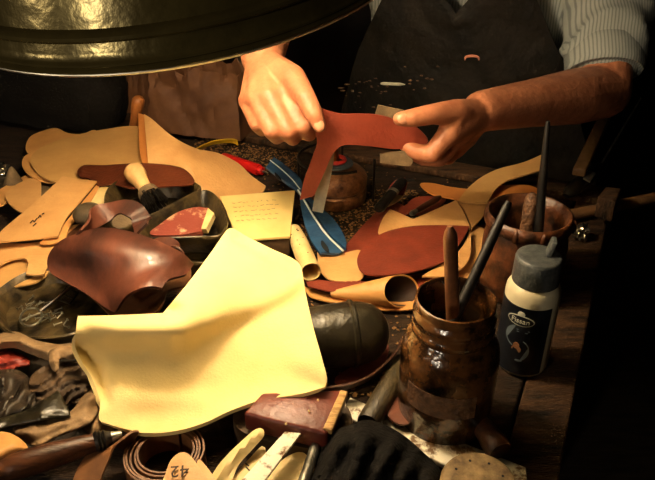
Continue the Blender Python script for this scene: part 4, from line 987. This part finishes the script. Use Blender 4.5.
# hand on the left of the picture: a loose fist, back of the hand towards us, thumb pinching the leather
Hs = lambda *a: PY(*a)
mi, mm, mr, mp = Hs(283, 95, .812), Hs(269, 96, .806), Hs(257, 98, .812), Hs(248, 101, .826)
for q, r1, r2 in ((mi, .020, .0135), (mm, .021, .0138), (mr, .020, .0130), (mp, .019, .0115)): capsule(bm, wrL, q, r1, r2)
for a, b in ((mi, mm), (mm, mr), (mr, mp)): capsule(bm, a, b, .0132, .0128)
chain(bm, [(mi, .0132), (Hs(304, 126, .782), .0108), (Hs(309, 134, .800), .0098), (Hs(306, 130, .822), .0085)])
chain(bm, [(mm, .0135), (Hs(288, 131, .776), .0112), (Hs(293, 138, .796), .0100), (Hs(291, 132, .820), .0088)])
chain(bm, [(mr, .0128), (Hs(272, 131, .782), .0108), (Hs(277, 137, .802), .0096), (Hs(277, 130, .824), .0085)])
chain(bm, [(mp, .0118), (Hs(257, 124, .797), .0098), (Hs(262, 130, .814), .0086), (Hs(264, 124, .832), .0076)])
chain(bm, [(wrL + (mi - wrL) * .25, .021), (Hs(293, 78, .818), .0160), (Hs(306, 98, .782), .0122), (Hs(314, 114, .768), .0108), (Hs(319.5, 126, .764), .0082)])
capsule(bm, Hs(288, 80, .826), mi, .013, .011)
# hand on the right of the picture: thumb on top of the leather, fingers curled under it
ni, nm, nr, npk = Hs(449, 133, .800), Hs(455, 138, .822), Hs(462, 140, .842), Hs(468, 138, .862)
for q, r1, r2 in ((ni, .0215, .0148), (nm, .0225, .0145), (nr, .0215, .0135), (npk, .020, .0120)): capsule(bm, wrR, q, r1, r2)
for a, b in ((ni, nm), (nm, nr), (nr, npk)): capsule(bm, a, b, .0135, .0128)
chain(bm, [(ni, .0138), (Hs(432, 154, .788), .0116), (Hs(417, 152, .800), .0104), (Hs(405, 145, .812), .0086)])
chain(bm, [(nm, .0136), (Hs(440, 158, .808), .0114), (Hs(423, 158, .818), .0102), (Hs(410, 152, .830), .0086)])
chain(bm, [(nr, .0130), (Hs(448, 157, .830), .0108), (Hs(432, 157, .838), .0096), (Hs(420, 151, .846), .0084)])
chain(bm, [(npk, .0118), (Hs(456, 152, .850), .0098), (Hs(443, 153, .856), .0086), (Hs(434, 148, .860), .0076)])
chain(bm, [(wrR + (ni - wrR) * .2, .021), (Hs(455, 113, .812), .0170), (Hs(433, 114, .790), .0125), (Hs(412, 118, .782), .0112), (Hs(400, 119, .780), .0088)])
capsule(bm, Hs(455, 114, .812), ni, .016, .0135)
body = remesh('body', bm, .0026, 4, 'skin', per)
def nail(p, d, r_):
    u, v, dd_ = frame(d); up_ = (CAM - p).normalized(); up_ = (up_ - dd_ * up_.dot(dd_)).normalized(); sd = dd_.cross(up_)
    bm = bmesh.new(); k = bmesh.ops.create_icosphere(bm, subdivisions=2, radius=1)
    for v_ in k['verts']: v_.co = p + up_ * (r_ * .80 + v_.co.z * r_ * .22) + sd * v_.co.x * r_ * .72 + dd_ * v_.co.y * r_ * .85
    return from_bm('fingernail', bm, 'nail', body)
nail(Hs(319, 125, .764), Hs(319.5, 126, .764) - Hs(314, 114, .768), .0084)
nail(Hs(402, 118.8, .780), Hs(400, 119, .780) - Hs(412, 118, .782), .0088)
# eyes and hair
for s_ in (-1, 1):
    e_ = blob('eye', Hp(s_ * .031, -.0745, .010), .0105, 'labelwhite', body, 2); blob('iris', Hp(s_ * .031, -.0825, .009), .0042, 'ink', body, 2)
bm = bmesh.new(); k = bmesh.ops.create_icosphere(bm, subdivisions=4, radius=1)
dl = [v_ for v_ in k['verts'] if v_.co.z < .18 - .35 * (v_.co.y) - .3 * max(0, v_.co.y) or (v_.co.y < -.55 and v_.co.z < .62)]
bmesh.ops.delete(bm, geom=dl, context='VERTS')
for v_ in bm.verts: v_.co = Hp(v_.co.x * .082, .014 + v_.co.y * .103, .027 + v_.co.z * .097) + Vector((0, 0, .003 * noise.noise(v_.co * 6)))
bmesh.ops.solidify(bm, geom=bm.faces, thickness=.006); from_bm('hair', bm, 'hair', per, 60)
# shirt: trunk and two sleeves with rolled cuffs, hollow where the arms come out
bm = bmesh.new()
for a, b, ra, rb in ((W(-.065, 0, .62), W(-.08, .035, .98), .112, .120), (W(.065, 0, .62), W(.08, .035, .98), .112, .120),
                     (W(-.10, .03, 1.03), W(.10, .03, 1.03), .112, .112), (shL + Vector((0, 0, .004)), W(0, .02, 1.13), .070, .078), (shR + Vector((0, 0, .004)), W(0, .02, 1.13), .070, .078)):
    capsule(bm, a, b, ra, rb)
fR = (wrR - elR).normalized(); fL = (wrL - elL).normalized()
uR = (shR - elR).normalized(); LR = (shR - elR).length
chain(bm, [(shR, .072), (elR + uR * LR * .55, .068), (elR + uR * .072, .058)])
capsule(bm, elR + uR * .10 + U * .01, elR + uR * .16 + U * .012, .058, .060)
chain(bm, [(shL, .072), (elL + (shL - elL) * .5, .066), (elL, .060)]); capsule(bm, elL, elL + fL * .03, .060, .058)
shirt = remesh('shirt', bm, .007, 6, 'shirt', per)
for v_ in shirt.data.vertices:    # creases of the cloth
    q = v_.co; k_ = noise.noise(Vector((q.x * 16, q.y * 9, q.z * 22))) * .5 + .8 * (.5 - abs(noise.noise(Vector((q.x * 10 + q.z * 9, q.y * 8, q.z * 13 - q.x * 6)))))
    k_ += .9 * (.5 - abs(math.sin(q.z * 46 + 22 * q.x + 5 * noise.noise(Vector((q.x * 9, q.y * 9, q.z * 9)))))) * (1 if q.x > .36 else .3)
    v_.co = q + v_.normal * .013 * k_
def cuff(el, f, r_, name='rolled_cuff'):
    lathe(name, [(-.002, r_ * .80), (0, r_ * .98), (.003, r_ * 1.03), (.016, r_ * 1.05), (.038, r_ * 1.03), (.044, r_ * .96), (.044, r_ * .86), (.010, r_ * .80)], el, f, 'shirt', shirt, 40, False, 50)
cuff(elR + uR * .076, -uR, .0565); cuff(elL + fL * .055, fL, .060)
bm = bmesh.new()
for s_ in (-1, 1):               # open collar
    L_ = [W(s_ * .015, .118, 1.075), W(s_ * .075, .105, 1.12), W(s_ * .085, .02, 1.165), W(s_ * .055, .0, 1.20), W(s_ * .050, .07, 1.175)]
    bm.faces.new([bm.verts.new(p) for p in L_])
bmesh.ops.solidify(bm, geom=bm.faces, thickness=.005); from_bm('collar', bm, 'shirt', shirt, 30)
# trousers
bm = bmesh.new(); ellip(bm, W(0, -.005, .565), (.182, .132, .125), Matrix.Rotation(R(-23.5), 3, 'Z'))
for s_ in (-1, 1):
    chain(bm, [(W(s_ * .09, .02, .54), .096), (W(s_ * .14, .10, .53), .09), (W(s_ * .18, .14, .50), .070)])
    chain(bm, [(W(s_ * .18, .14, .50), .068), (W(s_ * .17, .10, .34), .066), (W(s_ * .16, .04, .12), .056)])
remesh('trousers', bm, .009, 5, 'trousers', per)
bm = bmesh.new()
for s_ in (-1, 1): chain(bm, [(W(s_ * .16, .03, .06), .045), (W(s_ * .17, .15, .045), .043), (W(s_ * .17, .22, .036), .035)])
remesh('shoes', bm, .008, 4, 'blackrubber', per)
# apron: bib and skirt hanging in front of the shirt
bm = bmesh.new(); rows = []; nc = 26
zs = [1.06, 1.045, 1.03, 1.01, .99, .965, .94, .90, .86, .82, .78, .74, .70, .66, .62, .59]
for k, z in enumerate(zs):
    row = []
    half = .10 + .085 * min(1, max(0, (1.06 - z) / .16)) + .075 * min(1, max(0, (.90 - z) / .22))
    zc = min(1, max(0, (1.0 - z) / .4))
    for i in range(nc + 1):
        t = -1 + 2 * i / nc; uu = half * t
        vneck = max(0, 1 - abs(t) / .5) * max(0, (z - .96) / .10) * .065
        dep = .168 * math.sqrt(max(.02, 1 - (uu / .29) ** 2)) - .012 * zc + .035 * (z - .6) / .45 + (.05 * max(0, (.70 - z) / .11))
        dep += .010 * noise.noise(Vector((uu * 9, z * 14, 2))) + .006 * noise.noise(Vector((uu * 22 + z * 20, z * 9, 5))) + .007 * math.sin(uu * 60 + z * 8) * max(0, (.85 - z) / .25)
        row.append(bm.verts.new(W(uu, dep, z - vneck)))
    rows.append(row)
for A, Bq in zip(rows, rows[1:]):
    for i in range(nc): bm.faces.new((A[i], A[i+1], Bq[i+1], Bq[i]))
bmesh.ops.subdivide_edges(bm, edges=bm.edges, cuts=1, use_grid_fill=True, smooth=.8)
bmesh.ops.recalc_face_normals(bm, faces=bm.faces)
bmesh.ops.solidify(bm, geom=bm.faces, thickness=.004)
apron = from_bm('apron', bm, 'apron', per, 60)
from mathutils.bvhtree import BVHTree
bvh = BVHTree.FromPolygons([v_.co for v_ in apron.data.vertices], [tuple(p.vertices) for p in apron.data.polygons])
def on_apron(px, py, off=.001):
    d = ray(px, py).normalized(); h = bvh.ray_cast(CAM, d)
    return (h[0] - d * off) if h[0] else PY(px, py, 1.15)
def stain(pts, m, name):
    Q = [on_apron(*p) for p in pts]; tube(name, Q, lambda t: .0012 + .0010 * math.sin(3.14 * t), m, apron, 6, 3)
stain([(465, 60), (466, 57), (472, 56), (478, 57), (479, 60)], 'pinkmark', 'loose_thread')
random.seed(6)
for i in range(14):
    px, py = random.gauss(425, 26), random.gauss(88, 12)
    if not (345 < px < 500): continue
    q = on_apron(px, py, .0004); blob('glue_stain', q, random.uniform(.0012, .0035), 'apronmark', apron, 1, 0, 1, 0, (1.6, .5, .7))
for i in range(28):
    px = random.uniform(340, 392); py = random.uniform(78, 108)
    q = on_apron(px, py, .0004); blob('glue_stain', q, random.uniform(.001, .0028), 'apronmark', apron, 1, 0, 1, 0, (2.2, .5, .5))
tube('neck_strap', [W(-.10, .135, 1.085), W(-.095, .10, 1.15), W(-.07, .02, 1.205), W(0, -.06, 1.215), W(.07, .02, 1.205), W(.095, .10, 1.15), W(.10, .135, 1.085)], .006, 'apron', apron, 8)
pa, pb = on_apron(381, 83.5, .004), on_apron(405, 84.5, .004)
tag(rod('white_pencil', pa, pb, [(0, .0018), (.1, .0030), (.8, .0030), (1, .0008)], 'white_plastic', None, 12), 'short white pencil stub tucked into the front of the dark apron', 'pencil')
# stool
so = root('stool', W(0, -.02, 0), 'plain wooden stool under the seated person', 'stool')
lathe('seat', [(0, .11), (.004, .12), (.03, .12), (.035, .11)], W(0, -.04, .395), Vector((0, 0, 1)), 'stoolm', so, 32)
for k in range(4):
    a = R(45 + 90 * k - 23.5); e = Vector((math.cos(a), math.sin(a), 0)); rod('leg', W(0, -.04, .394) + e * .08, W(0, -.04, 0) + e * .11, [(0, .017), (1, .015)], 'stoolm', so, 12)
# what the hands hold
hl = root('leather_upper', PY(350, 130, .80), 'russet leather shoe upper held stretched between both hands', 'leather piece')
Yh = .800
sheet('leather_body', [(308, 118, .790), (316, 107, .795), (326, 110, .80), (340, 114, .80), (360, 114, .80), (378, 115, .80), (394, 119, .80, 'c'), (408, 122, .80), (422, 132, .80), (428, 142, .80), (416, 148, .80, 'c'), (394, 149, .80), (368, 146, .80), (345, 145, .80), (336, 150, .80), (330, 160, .805), (322, 178, .81), (314, 196, .82, 'c'), (300, 200, .82, 'c'), (304, 180, .812), (312, 158, .803), (317, 142, .797), (313, 128, .792)], Yh, .0022, 'russet_held', hl, space='Y', hf=lambda x, y: .004 * math.sin(x * .05), s=6, wob=.001)
sheet('suede_flap', [(372, 124, .815, 'c'), (378, 105, .815, 'c'), (392, 108, .815), (406, 112, .813), (410, 124, .813), (400, 132, .815)], .826, .0022, 'suede', hl, space='Y', s=6)
sheet('folded_end', [(380, 154, .806, 'c'), (396, 152, .804), (411, 152, .800), (413, 160, .80), (410, 166, .80), (396, 165, .804), (380, 163, .806, 'c')], .80, .003, 'suede', hl, space='Y', s=5)
kn = root('cutting_knife', PY(322, 190, .84), 'grey steel knife blade pointing down below the held leather', 'knife')
sheet('blade', [(326, 148, .822, 'c'), (335, 147, .822, 'c'), (333, 165, .825), (328, 190, .83), (323, 213, .835, 'c'), (312, 211, .835, 'c'), (316, 190, .83), (322, 168, .825)], .83, .0018, 'blade', kn, space='Y', s=5, wob=0)
rod('handle', PY(330, 149, .8225), PY(309, 112, .812), [(0, .0042), (.1, .0068), (.9, .0075), (1, .005)], 'dark_wood', kn, 14)

# ------------------------------------------------------------------ camera, light, view
cam = bpy.data.cameras.new('camera'); co = bpy.data.objects.new('camera', cam); COL.objects.link(co)
cam.sensor_fit = 'HORIZONTAL'; cam.sensor_width = 36; cam.lens = 36 * F / 655; cam.clip_start = .02
co.location = CAM; co.rotation_euler = (R(90) - PITCH, 0, 0); SC.camera = co
def lamp_(name, loc, e, col, r_):
    l = bpy.data.lights.new(name, 'POINT'); l.energy = e; l.color = col; l.shadow_soft_size = r_
    o = bpy.data.objects.new(name, l); COL.objects.link(o); o.location = loc; return o
lamp_('room_lamp', (-.98, -.90, 1.32), 19, (1, .84, .62), .06)
lamp_('side_lamp', (-1.50, -.34, 1.32), 9, (1, .82, .58), .06)
w = bpy.data.worlds.new('world'); SC.world = w; w.use_nodes = True
w.node_tree.nodes['Background'].inputs['Color'].default_value = (1, .8, .6, 1)
w.node_tree.nodes['Background'].inputs['Strength'].default_value = .003
SC.view_settings.view_transform = 'Standard'; SC.view_settings.look = 'None'
SC.view_settings.gamma = 1; SC.view_settings.use_curve_mapping = False
SC.view_settings.exposure = 0
SC.cycles.use_denoising = True
